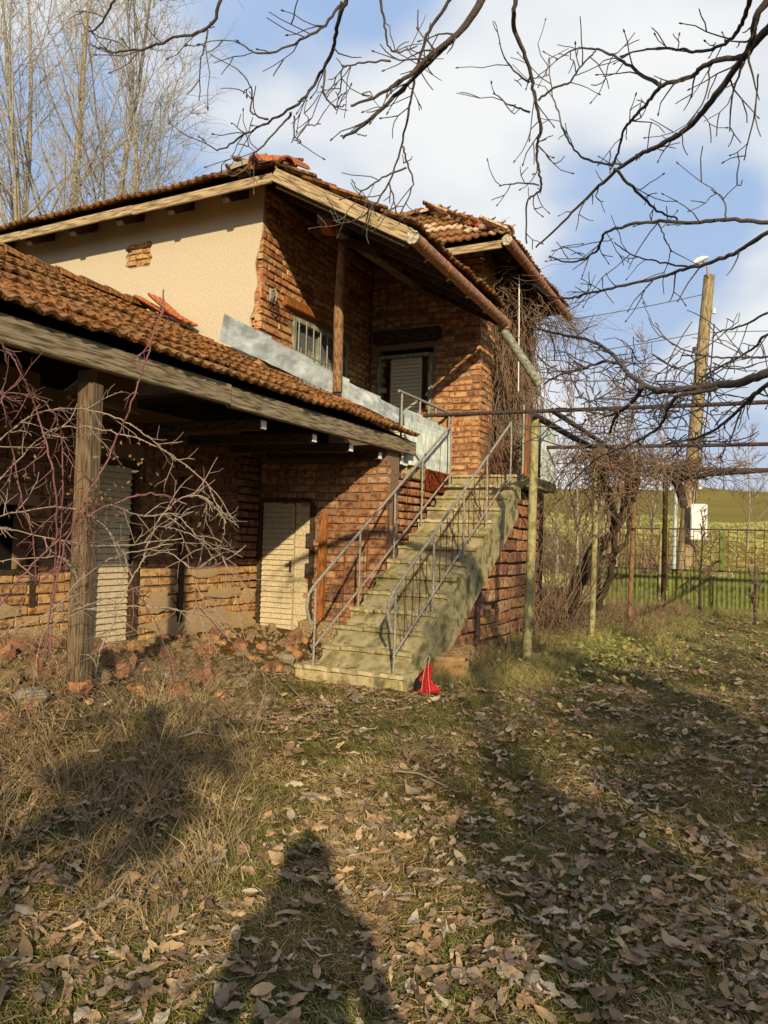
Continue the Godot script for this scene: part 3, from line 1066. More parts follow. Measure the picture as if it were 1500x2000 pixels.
	var P := w(-2.89, 3.74, -8.88)
	var Q := w(-2.89, 3.74, -12.08)
	var T := w(-4.49, 3.74 + 1.6 * s2, -10.48)
	var U := w(-7.0, 3.74 + 1.6 * s2, -10.48)
	var m2 := MB.new()
	m2.slab([P, T, U, w(-4.5, 3.74, -8.88)], th)
	m2.slab([Q, P, T], th)
	m2.slab([T, Q, w(-7.0, 3.74, -12.08), U], th)
	part("roof_boards", r2, m2, M.wood_dark)
	beam_part("fascia_board", r2, w(-2.9, 3.69, -8.865), w(-4.45, 3.69, -8.865), 0.03, 0.1, M.wood_long)
	for i in 2:
		var f := MB.new()
		f.beam(w(-3.5 - i * 0.6, 3.66, -8.9), w(-3.5 - i * 0.6, 3.66 + 0.5 * s2, -9.4), 0.08, 0.1)
		part("rafter", r2, f, M.wood_dark)
	for i in 5:
		var f := MB.new()
		f.beam(w(-2.93, 3.66, -9.3 - i * 0.6), w(-3.6, 3.66 + 0.67 * s2, -9.3 - i * 0.6), 0.08, 0.1)
		part("rafter", r2, f, M.wood_dark)
	var pale: Array = [M.tile[0], M.tile[1], M.tile[3], M.tile_pale, M.tile[4]]
	lay_tiles(r2, P + Vector3(0.06, 0.045, 0.05), Vector3.LEFT, Vector3(0, s2, -1).normalized(), 19, 7, func(p, _k, _r): return p.x > -2.85 - (-8.88 - p.z) or p.x < -4.5 - (-8.88 - p.z) * 1.3, func(_k, _r): return true, pale, 73, 0.9)
	lay_tiles(r2, Q + Vector3(0.05, 0.045, 0.0), Vector3(0, 0, 1), Vector3(-1, s2, 0).normalized(), 15, 7, func(p, _k, _r): return absf(p.z + 10.48) > 1.62 - (-2.89 - p.x), func(_k, _r): return false, pale, 74, 1.6)
	ridge_tiles(r2, P + Vector3(0, 0.06, 0), T + Vector3(0, 0.06, 0), [M.tile_pale, M.tile_new, M.tile[1]], 8)
	ridge_tiles(r2, T + Vector3(0.05, 0.08, 0), U + Vector3(0, 0.08, 0), [M.tile_pale, M.tile_pale, M.tile[4]], 9)
	# gutters: half pipes with an end cap and straps
	for q in [[w(-2.945, 2.83, -6.33), w(-2.945, 2.79, -9.2)], [w(-2.83, 3.71, -8.82), w(-2.83, 3.66, -12.12)]]:
		var gm := MB.new()
		gm.tube([q[0], q[1]], [0.064, 0.064], 14)
		var gutter := part("gutter", H, gm, M.gutter)
		for k in 5:
			var st := MB.new()
			var p: Vector3 = q[0].lerp(q[1], 0.06 + k * 0.22)
			st.tube([p, p + Vector3(0, 0, -0.03)], [0.069, 0.069], 12)
			part("gutter_strap", gutter, st, M.gutter)
		var ec := MB.new()
		ec.tube([q[0] + Vector3(0, 0, 0.012), q[0] + Vector3(0, 0, -0.004)], [0.067, 0.067], 14)
		part("gutter_end_cap", gutter, ec, M.plaster_pale)
	var dp := MB.new()
	dp.tube([w(-2.945, 2.79, -9.1), w(-2.99, 2.73, -9.2), w(-2.55, 2.03, -9.42)], [0.055, 0.058, 0.058], 10)
	part("downpipe", H, dp, M.pipe)
	var sp := MB.new()
	sp.tube([w(-2.945, 2.81, -9.16), w(-2.95, 2.74, -9.2)], [0.065, 0.062], 10)
	part("downpipe_elbow", H, sp, M.gutter)
	# thin white conduit hanging from the rear eave
	var cd := MB.new()
	cd.tube([w(-2.98, 3.63, -9.85), w(-2.98, 2.9, -9.9), w(-2.97, 2.0, -9.9)], [0.011, 0.009, 0.008], 5)
	part("conduit", H, cd, M.white)
	# leaning timber post in the loggia
	var po := MB.new()
	po.tube([w(-4.44, 1.7, -7.58), w(-4.45, 2.6, -7.57), w(-4.41, 3.46, -7.55)], [0.058, 0.06, 0.056], 10)
	part("loggia_post", H, po, M.pole_red)


# ---------------------------------------------------------------- the low wing with its porch roof
func make_wing() -> void:
	var Wg := thing("tiled_wing", "low brick wing with a mossy tiled roof sagging over a dark open porch", "outbuilding")
	var no := func(_a, _b): return false
	var yes := func(_a, _b): return true
	# walls
	var wb := MB.new()
	wb.box(Transform3D(Basis(), Vector3(-5.5, 1.35, -6.2)), Vector3(0.25, 3.0, 1.6))
	wb.box(Transform3D(Basis(), Vector3(-5.5, 2.72, -5.15)), Vector3(0.25, 0.8, 0.5))
	wb.box(Transform3D(Basis(), Vector3(-5.5, 1.35, -4.6)), Vector3(0.25, 3.0, 0.6))
	wb.box(Transform3D(Basis(), Vector3(-5.5, 0.6, -3.6)), Vector3(0.25, 1.4, 1.4))
	wb.box(Transform3D(Basis(), Vector3(-5.5, 2.4, -3.6)), Vector3(0.25, 1.1, 1.4))
	wb.box(Transform3D(Basis(), Vector3(-5.5, 1.35, -1.9)), Vector3(0.25, 3.0, 2.0))
	wb.box(Transform3D(Basis(), Vector3(-7.6, 1.7, -0.95)), Vector3(4.0, 2.6, 0.2))
	wb.box(Transform3D(Basis(), Vector3(-9.6, 1.7, -4.0)), Vector3(0.2, 2.6, 6.0))
	var wall := part("porch_wall", Wg, wb, M.mortar)
	# x runs from z = -2.9 away
	var hole := func(x, y): return (x > 1.97 and x < 2.5 and y < 1.95) or (x > 0.0 and x < 1.42 and y > 0.83 and y < 1.4)
	lay_bricks(wall, Vector3(-5.352, 0.5, -2.9), Vector3(0, 0, -1), Vector3.RIGHT, 4.5, 0.81, 0.25, 0.09, M.brick_tan, hole, func(_x, _y): return true, 81, 0.015)
	# the upper courses use darker bricks, the porch shade put into their colour
	lay_bricks(wall, Vector3(-5.352, 1.31, -2.9), Vector3(0, 0, -1), Vector3.RIGHT, 4.5, 1.4, 0.25, 0.09, M.brick_shade_dark, func(x, y): return hole.call(x, y + 0.81), func(_x, y): return y < 0.5, 82, 0.015)
	for q in [[-6.2, 0.72, 0.7, 0.14, 1], [-6.75, 1.02, 0.34, 0.07, 2], [-5.75, 0.98, 0.2, 0.13, 3], [-7.1, 0.68, 0.3, 0.12, 4], [-4.3, 0.74, 0.4, 0.12, 5], [-6.45, 1.24, 0.26, 0.05, 6], [-6.05, 1.1, 0.12, 0.05, 7], [-7.2, 0.95, 0.12, 0.09, 8], [-4.0, 1.0, 0.2, 0.07, 9]]:
		var pp := MB.new()
		var gg := RandomNumberGenerator.new()
		gg.seed = q[4] + 20
		var pl: Array = []
		for i in 34:
			var an := TAU * i / 34.0
			var k := 0.85 + 0.5 * wob.get_noise_2d(cos(an) * 14.0 + q[4] * 200.0, sin(an) * 14.0) + 0.09 * gg.randf()
			pl.append(Vector3(-5.336, q[1] + sin(an) * q[3] * k, q[0] - cos(an) * q[2] * k))
		for i in 34:
			var pa: Vector3 = pl[i]
			var pb: Vector3 = pl[(i + 1) % 34]
			pp.tri(Vector3(-5.331, q[1], q[0]), pb, pa)
			pp.quad(pa, pb, pb - Vector3(0.03, 0, 0), pa - Vector3(0.03, 0, 0))
		part("lime_patch", wall, pp, M.lime)
	# shutter door on the porch wall
	var fr := MB.new()
	fr.box(Transform3D(Basis(), Vector3(-5.35, 1.42, -5.375)), Vector3(0.1, 1.75, 0.07), 0.006)
	fr.box(Transform3D(Basis(), Vector3(-5.35, 1.42, -4.89)), Vector3(0.1, 1.75, 0.04), 0.006)
	fr.box(Transform3D(Basis(), Vector3(-5.35, 2.3, -5.13)), Vector3(0.1, 0.06, 0.55), 0.006)
	fr.box(Transform3D(Basis(), Vector3(-5.34, 0.56, -5.13)), Vector3(0.12, 0.05, 0.45), 0.006)
	var door := part("shutter_door", Wg, fr, M.wood_dark)
	var bk := MB.new()
	bk.box(Transform3D(Basis(), Vector3(-5.4, 1.42, -5.13)), Vector3(0.02, 1.75, 0.5))
	part("door_back", door, bk, M.shutter_low)
	var sl := MB.new()
	sl.box(Transform3D(Basis(Vector3.BACK, 0.36), Vector3.ZERO), Vector3(0.014, 0.056, 0.42), 0.003)
	var slm := sl.mesh()
	for i in 29:
		inst("door_slat", door, slm, M.shutter_low, Transform3D(Basis(), Vector3(-5.345, 0.61 + i * 0.058, -5.12)))
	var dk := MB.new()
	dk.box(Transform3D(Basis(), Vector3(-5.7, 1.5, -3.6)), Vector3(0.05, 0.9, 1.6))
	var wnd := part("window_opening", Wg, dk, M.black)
	var wf := MB.new()
	wf.box(Transform3D(Basis(), Vector3(-5.37, 1.33, -4.29)), Vector3(0.06, 0.62, 0.05))
	wf.box(Transform3D(Basis(), Vector3(-5.37, 1.31, -3.6)), Vector3(0.06, 0.04, 1.34))
	part("window_frame", wnd, wf, M.wood_dark)
	var pf := MB.new()
	pf.box(Transform3D(Basis(), Vector3(-5.33, 1.5, -6.05)), Vector3(0.03, 1.5, 0.07), 0.006)
	part("timber_upright", Wg, pf, M.wood_dark)
	# roof boards and rafters
	var sl30 := 0.475
	var o := w(-3.62, 1.165, -1.2)
	var s := Vector3(-1, sl30, 0).normalized()
	var rb := MB.new()
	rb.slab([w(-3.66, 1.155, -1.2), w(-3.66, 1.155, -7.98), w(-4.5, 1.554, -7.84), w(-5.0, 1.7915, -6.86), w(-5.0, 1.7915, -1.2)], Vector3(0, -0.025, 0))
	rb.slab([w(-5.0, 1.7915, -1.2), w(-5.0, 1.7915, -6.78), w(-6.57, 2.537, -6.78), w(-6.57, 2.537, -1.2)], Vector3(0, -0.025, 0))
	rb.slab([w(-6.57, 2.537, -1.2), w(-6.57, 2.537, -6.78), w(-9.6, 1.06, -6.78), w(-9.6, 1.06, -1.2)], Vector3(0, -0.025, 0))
	var roof := part("porch_roof", Wg, rb, M.wood_dark)  # boards and rafters near black: porch shade is put into the wood colour
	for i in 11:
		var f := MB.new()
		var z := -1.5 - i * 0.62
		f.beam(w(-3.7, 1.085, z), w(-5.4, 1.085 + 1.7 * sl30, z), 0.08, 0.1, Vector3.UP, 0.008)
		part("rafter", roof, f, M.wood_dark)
	# pale sawn joist ends under the eave
	for z in [-5.15, -5.95, -6.65, -7.3, -7.85]:
		var f := MB.new()
		f.beam(w(-3.72, 0.92 + (z + 6.0) * 0.008, z), w(-5.2, 0.95, z), 0.08, 0.09, Vector3.UP, 0.008)
		var jo := part("joist", roof, f, M.wood_dark)  # darker wood than the end, with porch shade put into its colour
		f = MB.new()
		f.box(Transform3D(Basis(), w(-3.716, 0.92 + (z + 6.0) * 0.008, z)), Vector3(0.01, 0.07, 0.07), 0.002)
		part("sawn_end", jo, f, M.white)
	# eave beam in two lengths, knotted and grey
	for q in [[-1.1, -4.56, 0.0], [-4.57, -8.0, 0.012]]:
		var f := MB.new()
		f.beam(w(-3.62 - q[2], 1.062 - q[2], q[0]), w(-3.62 - q[2], 1.062, q[1]), 0.06, 0.155, Vector3.UP, 0.008)
		part("eave_board", roof, f, M.wood_z)
	# tiles
	var skip := func(p, _k, _r):
		if p.x < -6.5:
			return true
		if p.z > -6.66:
			return false
		if p.x < -4.95:
			return true
		return p.z < -7.9 + (-3.62 - p.x) * 0.28 or (p.x < -4.4 and p.z < -7.84 + (-4.4 - p.x) * 1.95)
	lay_tiles(roof, o + Vector3(0.09, -0.0, 0.0), Vector3(0, 0, -1), s, 31, 11, skip, func(k, r): return k > 4 and r < 11, M.tile, 91, 1.5)
	ridge_tiles(roof, w(-6.57, 2.6, -1.2), w(-6.57, 2.6, -6.7), M.tile, 11)
	# displaced and replaced bright tiles against the plaster
	for q in [[-6.05, 2.46, -6.6, 0.2, 0.35], [-5.85, 2.36, -6.58, -0.1, 0.12], [-6.25, 2.52, -6.66, 0.5, 0.2], [-5.4, 2.06, -6.55, 0.0, 0.0], [-5.2, 1.96, -6.6, 0.1, 0.05], [-4.8, 1.77, -7.05, 0.2, 0.0], [-4.35, 1.56, -7.6, 0.3, 0.0]]:
		inst("replaced_tile", roof, tile_shapes[0], M.tile_new, Transform3D(Basis(Vector3(0, 0, -1), Vector3(sl30, 1, 0).normalized(), Vector3(1, -sl30, 0).normalized()) * Basis(Vector3.UP, q[3]) * Basis(Vector3.RIGHT, q[4]), w(q[0], q[1], q[2])))
	# crumpled zinc flashing over the cut edge
	var path: Array = [w(-5.2, 2.07, -6.35), w(-4.98, 1.95, -6.86), w(-4.74, 1.81, -7.36), w(-4.5, 1.68, -7.82), w(-4.12, 1.5, -8.0), w(-3.74, 1.31, -8.12)]
	for i in 5:
		var fm := MB.new()
		var a: Vector3 = path[i]
		var b: Vector3 = path[i + 1] + (path[i + 1] - path[i]) * 0.06
		var ht := 0.285 - 0.025 * i
		var nx := 6
		var ny := 4
		var side := (b - a).cross(Vector3.UP).normalized()
		var lean := (Vector3.UP * 0.95 - side * 0.35 * (-1.0 if side.z > 0 else 1.0)).normalized() * ht
		var grid: Array = []
		for yy in ny + 1:
			for xx in nx + 1:
				var p := a.lerp(b, float(xx) / nx) + lean * (float(yy) / ny)
				p += Vector3(0.4, 0.3, 0.6) * 0.028 * wob.get_noise_3d(p.x * 90.0, p.y * 90.0, p.z * 90.0) + Vector3(0.004, 0, 0.004) * i
				grid.append(p)
		for yy in ny:
			for xx in nx:
				var k := yy * (nx + 1) + xx
				fm.quad(grid[k + nx + 1], grid[k + nx + 2], grid[k + 1], grid[k])
		part("zinc_flashing", roof, fm, M.tin)
	# porch post on a knee of the beam
	var po := MB.new()
	po.box(Transform3D(Basis(Vector3.UP, 0.12), w(-3.74, -0.13, -3.36)), Vector3(0.115, 2.1, 0.115), 0.012)
	part("porch_post", Wg, po, M.wood_y)
	po = MB.new()
	po.box(Transform3D(Basis(), w(-3.85, -0.1, -6.1)), Vector3(0.1, 0.01, 0.1))
	var cl := MB.new()
	cl.box(Transform3D(Basis(), Vector3(-4.5, 2.62, -4.2)), Vector3(0.04, 0.03, 0.7))
	part("ceiling_lath", Wg, cl, M.wood_z)


# ---------------------------------------------------------------- the outside staircase
func make_stairs() -> void:
	var S := thing("concrete_staircase", "mossy concrete outside staircase with thin iron handrails on both sides", "staircase")
	var x0 := -3.66
	var x1 := -2.74
	for k in 14:
		var top := EYE - 1.14 + 0.155 * k
		var z := -5.83 - 0.265 * k
		var mb := MB.new()
		var a := x0 - (0.12 if k == 0 else 0.0)
		var b := x1 + (0.05 if k == 0 else 0.0)
		var depth := 0.32 if k < 13 else 0.5
		# worn block: a grid on tread and riser, nibbled along the nose
		var n := 30
		var ft: Array = []
		for i in n + 1:
			var x := lerpf(a, b, float(i) / n)
			var j := 0.016 * wob.get_noise_2d(x * 260.0, k * 77.0) + 0.012 * wob.get_noise_2d(x * 60.0, k * 31.0)
			if wob.get_noise_2d(x * 90.0 + 500.0, k * 53.0) > 0.22:
				j -= 0.02
			ft.append([Vector3(x, top - 0.17, z - 0.022), Vector3(x, top - 0.045, z - 0.018 + 0.4 * j), Vector3(x, top - 0.032 + j * 0.5, z + 0.012 + j), Vector3(x, top + j * 0.6, z + 0.002 - absf(j)), Vector3(x, top + j * 0.4, z - depth), Vector3(x, top - 0.17, z - depth)])
		for i in n:
			for q in 5:
				mb.quad(ft[i][q + 1], ft[i + 1][q + 1], ft[i + 1][q], ft[i][q])
		for e in [0, n]:
			var p: Array = ft[e]
			if e == 0:
				mb.tri(p[1], p[3], p[2]); mb.tri(p[0], p[3], p[1]); mb.tri(p[0], p[4], p[3]); mb.tri(p[0], p[5], p[4])
			else:
				mb.tri(p[1], p[2], p[3]); mb.tri(p[0], p[1], p[3]); mb.tri(p[0], p[3], p[4]); mb.tri(p[0], p[4], p[5])
		part("step", S, mb, [M.concrete, M.concrete_old, M.concrete_pale][(k * 7 + 2) % 3])
	var sl := MB.new()
	var y0 := EYE - 1.14
	sl.slab([Vector3(x1 - 0.012, y0 - 0.2, -5.86), Vector3(x1 - 0.012, y0 - 0.02, -5.9), Vector3(x1 - 0.012, y0 - 0.02 + 0.155 * 12.6, -5.9 - 0.265 * 12.6), Vector3(x1 - 0.012, y0 - 0.2 + 0.155 * 12.6, -5.86 - 0.265 * 12.6), Vector3(x1 - 0.012, y0 - 0.3 + 0.155 * 11.5, -9.3), Vector3(x1 - 0.012, y0 - 0.42, -6.3)], Vector3(-0.86, 0, 0))
	part("stair_slab", S, sl, M.concrete)
	var sg := MB.new()
	sg.slab([Vector3(x1 + 0.004, y0 - 0.24, -5.84), Vector3(x1 + 0.004, y0 - 0.06, -5.84), Vector3(x1 + 0.004, y0 - 0.075 + 0.155 * 13.0, -5.84 - 0.265 * 13.0), Vector3(x1 + 0.004, y0 - 0.3 + 0.155 * 13.0, -9.28), Vector3(x1 + 0.004, y0 - 0.36, -6.2)], Vector3(-0.07, 0, 0))
	part("stringer", S, sg, M.concrete_old)
	var ld := MB.new()
	ld.box(Transform3D(Basis(), Vector3(-3.02, EYE + 0.8, -10.06)), Vector3(0.78, 0.15, 1.3), 0.015)
	part("landing", S, ld, M.concrete)
	# handrails
	for side in [[-3.6, "left"], [-2.8, "right"]]:
		var x: float = side[0]
		var zs: Array = [-5.86, -6.68, -7.46, -8.18, -9.06]
		var rail := thing_part("railing", S)
		var hp: Array = []
		for i in 5:
			var base: float = EYE - 1.14 + 0.155 * int((-zs[i] - 5.83) / 0.265)
			var tp: float = EYE - 0.43 + (-zs[i] - 5.85) * 0.597
			var pm := MB.new()
			pm.tube([Vector3(x, base - 0.05, zs[i]), Vector3(x + 0.008, (base + tp) * 0.5, zs[i] + 0.006), Vector3(x, tp, zs[i])], [0.0115, 0.0115, 0.0115], 7)
			part("railing_post", rail, pm, M.rail)
			hp.append(Vector3(x, tp + 0.012, zs[i]))
		var hm := MB.new()
		var pts: Array = [Vector3(x, EYE - 0.78, -5.8), Vector3(x - 0.004, EYE - 0.62, -5.73), Vector3(x, EYE - 0.5, -5.75)]
		pts.append_array(hp)
		if x < -3.2:
			pts.append(Vector3(-3.7, EYE + 1.7, -9.4))
		hm.tube(pts, pts.map(func(_p): return 0.0145), 8)
		part("handrail", rail, hm, M.rail)
		var lm := MB.new()
		lm.tube([Vector3(x, EYE - 0.98, -5.86), Vector3(x, EYE + 0.86, -9.06)], [0.0115, 0.0115], 6)
		part("lower_rail", rail, lm, M.rail)
		# thin wires between the two rails
		for i in range(1, 20):
			if x < -3.2 and i % 3 != 0:
				continue
			var t := i / 20.0
			var wm := MB.new()
			var z := lerpf(-5.9, -9.04, t)
			var lo := EYE - 0.98 + (-z - 5.86) * 0.575
			wm.tube([Vector3(x, lo - 0.06, z), Vector3(x + 0.006 * sin(i), lo + 0.56, z)], [0.0045, 0.0045], 4)
			part("baluster", rail, wm, M.rust)
	# blockwork under the stairs and the landing
	var bm := MB.new()
	bm.slab([Vector3(-2.93, 0.1, -6.6), Vector3(-2.93, 0.65, -6.75), Vector3(-2.93, 2.1, -9.25), Vector3(-2.93, 2.36, -9.3), Vector3(-2.93, 2.36, -10.65), Vector3(-2.93, 0.1, -10.65)], Vector3(-0.2, 0, 0))
	var wall := part("block_wall", S, bm, M.mortar)
	var under := func(x, y): return y + 0.2 > 2.3 or y + 0.2 > 0.32 + maxf(0.0, x) * 0.585 and x < 2.75
	lay_bricks(wall, Vector3(-2.84, 0.2, -6.55), Vector3(0, 0, -1), Vector3.RIGHT, 4.1, 2.15, 0.3, 0.15, M.brick_low, func(x, y): return under.call(x, y) or (x > 1.6 and x < 2.3 and y > 0.3 and y < 0.75) , func(_x, _y): return true, 101, 0.02)
	# hollow blocks laid with their cells outwards
	for q in [[1.65, 0.36], [1.96, 0.36], [1.78, 0.52], [2.08, 0.52]]:
		var hb := MB.new()
		var c := Vector3(-2.84, 0.2 + q[1] + 0.07, -6.55 - q[0] - 0.14)
		for i in 6:
			hb.box(Transform3D(Basis(), c + Vector3(-0.03, 0, 0.135 - 0.054 * i)), Vector3(0.08, 0.145, 0.022))
		for j in 4:
			hb.box(Transform3D(Basis(), c + Vector3(-0.032, -0.064 + 0.043 * j, 0)), Vector3(0.076, 0.015, 0.285))
		part("hollow_block", wall, hb, M.brick_tan[1])
		var dk := MB.new()
		dk.box(Transform3D(Basis(), c + Vector3(-0.062, 0, 0)), Vector3(0.004, 0.14, 0.28))
		part("hollow_core", wall, dk, M.dark_wall)
	var vp := MB.new()
	vp.tube([Vector3(-2.79, 0.55, -7.95), Vector3(-2.8, 1.5, -8.0)], [0.03, 0.03], 8)
	part("drain_pipe", wall, vp, M.rust_dark)
	# landing railing with weathered corrugated sheets and loose boards
	var lr := thing_part("landing_railing", S)
	for z in [-9.12, -9.75, -10.6]:
		var pm := MB.new()
		pm.tube([Vector3(-2.66, EYE + 0.8, z), Vector3(-2.66, EYE + 1.72, z)], [0.016, 0.016], 7)
		part("railing_post", lr, pm, M.rail)
	for q in [[-9.9, 0.78, 0.84], [-10.3, 0.34, 0.78]]:
		var cp := MB.new()
		corrugated(cp, Vector3(-2.645, EYE + 0.86, q[0]), Vector3(0, 0, -1), Vector3.UP, 0.4, 0.8, 0.05, 0.006)
		part("corrugated_sheet", lr, cp, M.panel)
	for i in 4:
		var cp := MB.new()
		corrugated(cp, Vector3(-3.33 + i * 0.17, EYE + 0.88, -10.6 + 0.01 * (i % 2)), Vector3.RIGHT, Vector3.UP, 0.17, 0.9 - 0.03 * (i % 3), 0.05, 0.006)
		part("corrugated_sheet", lr, cp, M.panel_old)
	for i in 3:
		var cp := MB.new()
		cp.box(Transform3D(Basis(Vector3.RIGHT, 0.03 * (i - 1)), Vector3(-2.68, EYE + 1.25, -9.2 - i * 0.17)), Vector3(0.02, 0.8, 0.12), 0.003)
		part("loose_board", lr, cp, M.wood_y if i != 1 else M.wood_orange)


# ---------------------------------------------------------------- grape pergola
func make_pergola() -> void:
	var P := thing("grape_pergola", "iron pipe grape pergola of thin poles and rusty bars beside the staircase", "pergola")
	var posts: Array = [[-2.11, -7.5, 1.26, -2.07, 0.045, 0], [-2.0, -10.2, 1.26, -1.98, 0.04, 0], [-1.88, -12.5, 1.36, -1.82, 0.036, 1], [1.4, -7.5, 1.3, 1.4, 0.045, 0], [1.5, -10.2, 1.25, 1.5, 0.04, 0], [1.5, -12.5, 1.2, 1.5, 0.036, 1]]
	for q in posts:
		var mb := MB.new()
		mb.tube([Vector3(q[0], ground(q[0], q[1]) - 0.1, q[1]), Vector3((q[0] + q[3]) * 0.5 + 0.01, EYE, q[1]), Vector3(q[3], EYE + q[2] + 0.05, q[1])], [q[4], q[4], q[4] * 0.95], 10)
		part("post", P, mb, M.steel_pole if q[5] == 0 else M.pole_red)
	for q in [[w(-3.3, 1.36, -7.5), w(2.6, 1.31, -7.5), 0.02], [w(-3.2, 1.33, -10.2), w(2.6, 1.27, -10.2), 0.024], [w(-1.95, 1.21, -12.5), w(2.6, 1.19, -12.5), 0.03], [w(-2.06, 1.29, -7.35), w(-1.97, 1.28, -10.5), 0.035], [w(-1.92, 1.36, -7.6), w(-1.76, 1.3, -12.7), 0.028], [w(1.4, 1.34, -7.4), w(1.5, 1.2, -12.7), 0.026]]:
		var mb := MB.new()
		mb.tube([q[0], (q[0] + q[1]) * 0.5 - Vector3(0, 0.015, 0), q[1]], [q[2], q[2], q[2]], 8)
		part("bar", P, mb, M.rust_dark)


# ---------------------------------------------------------------- the yard gate
func make_gate() -> void:
	var z := -16.5
	var G := thing("yard_gate", "green sheet metal gate topped with a welded lattice of thin rusty rods", "gate")
	var gy := ground(-1.0, z)
	for q in [[-3.0, -1.9], [-1.72, 0.35], [0.4, 2.6]]:
		var n := int((q[1] - q[0]) / 0.42) + 1
		for i in n:
			var a := lerpf(q[0], q[1], float(i) / n)
			var b := lerpf(q[0], q[1], float(i + 1) / n)
			var mb := MB.new()
			corrugated(mb, Vector3(a, gy + 0.04, z), Vector3.RIGHT, Vector3.UP, b - a - 0.006, 0.78, 0.09, 0.012)
			part("sheet_panel", G, mb, [M.green, M.green_old, M.green, M.green_pale][(i * 5 + int(a * 3.0)) % 4]).rotation.x = 0.006 * sin(i * 2.3)
		for y in [gy + 0.83, gy + 1.66]:
			var rm := MB.new()
			rm.beam(Vector3(q[0], y, z), Vector3(q[1], y, z), 0.03, 0.03)
			part("gate_rail", G, rm, M.rust_dark)
		# lattice: upright rods with short staggered cross rods
		var g := RandomNumberGenerator.new()
		g.seed = 12
		var k := int((q[1] - q[0]) / 0.15)
		for i in k + 1:
			var x := lerpf(q[0], q[1], float(i) / k)
			var mb := MB.new()
			mb.tube([Vector3(x, gy + 0.83, z), Vector3(x, gy + 1.66, z)], [0.007, 0.007], 4)
			if i < k:
				var xn := lerpf(q[0], q[1], float(i + 1) / k)
				for j in 4:
					var y := gy + 0.9 + 0.2 * j + (0.1 if i % 2 else 0.0) + 0.03 * g.randf()
					mb.tube([Vector3(x, y, z), Vector3(xn, y, z)], [0.006, 0.006], 4)
			part("lattice_rod", G, mb, M.rust)
	for q in [[-1.8, 1.5, 0.05, 0], [-1.88, 0.2, 0.03, 1], [-3.02, 0.45, 0.05, 1], [2.65, 0.5, 0.05, 1]]:
		var pm := MB.new()
		pm.tube([Vector3(q[0], gy - 0.1, z + 0.02), Vector3(q[0] + 0.01, EYE + q[1], z + 0.02)], [q[2], q[2]], 8)
		part("gate_post", G, pm, M.green_dark if q[3] == 0 else M.steel_pole)
	var gp := MB.new()
	gp.box(Transform3D(Basis(), w(-0.71, -0.05, z + 0.05)), Vector3(0.1, 0.75, 0.03), 0.006)
	part("green_plate", G, gp, M.green)
	var mb2 := MB.new()
	mb2.box(Transform3D(Basis(), Vector3(-3.35, gy + 0.4, z - 0.4)), Vector3(0.9, 0.9, 0.25), 0.03)
	tag(part("stone_gate_pier", self, mb2, M.concrete), "low mossy masonry pier at the left end of the green gate", "gate pier")


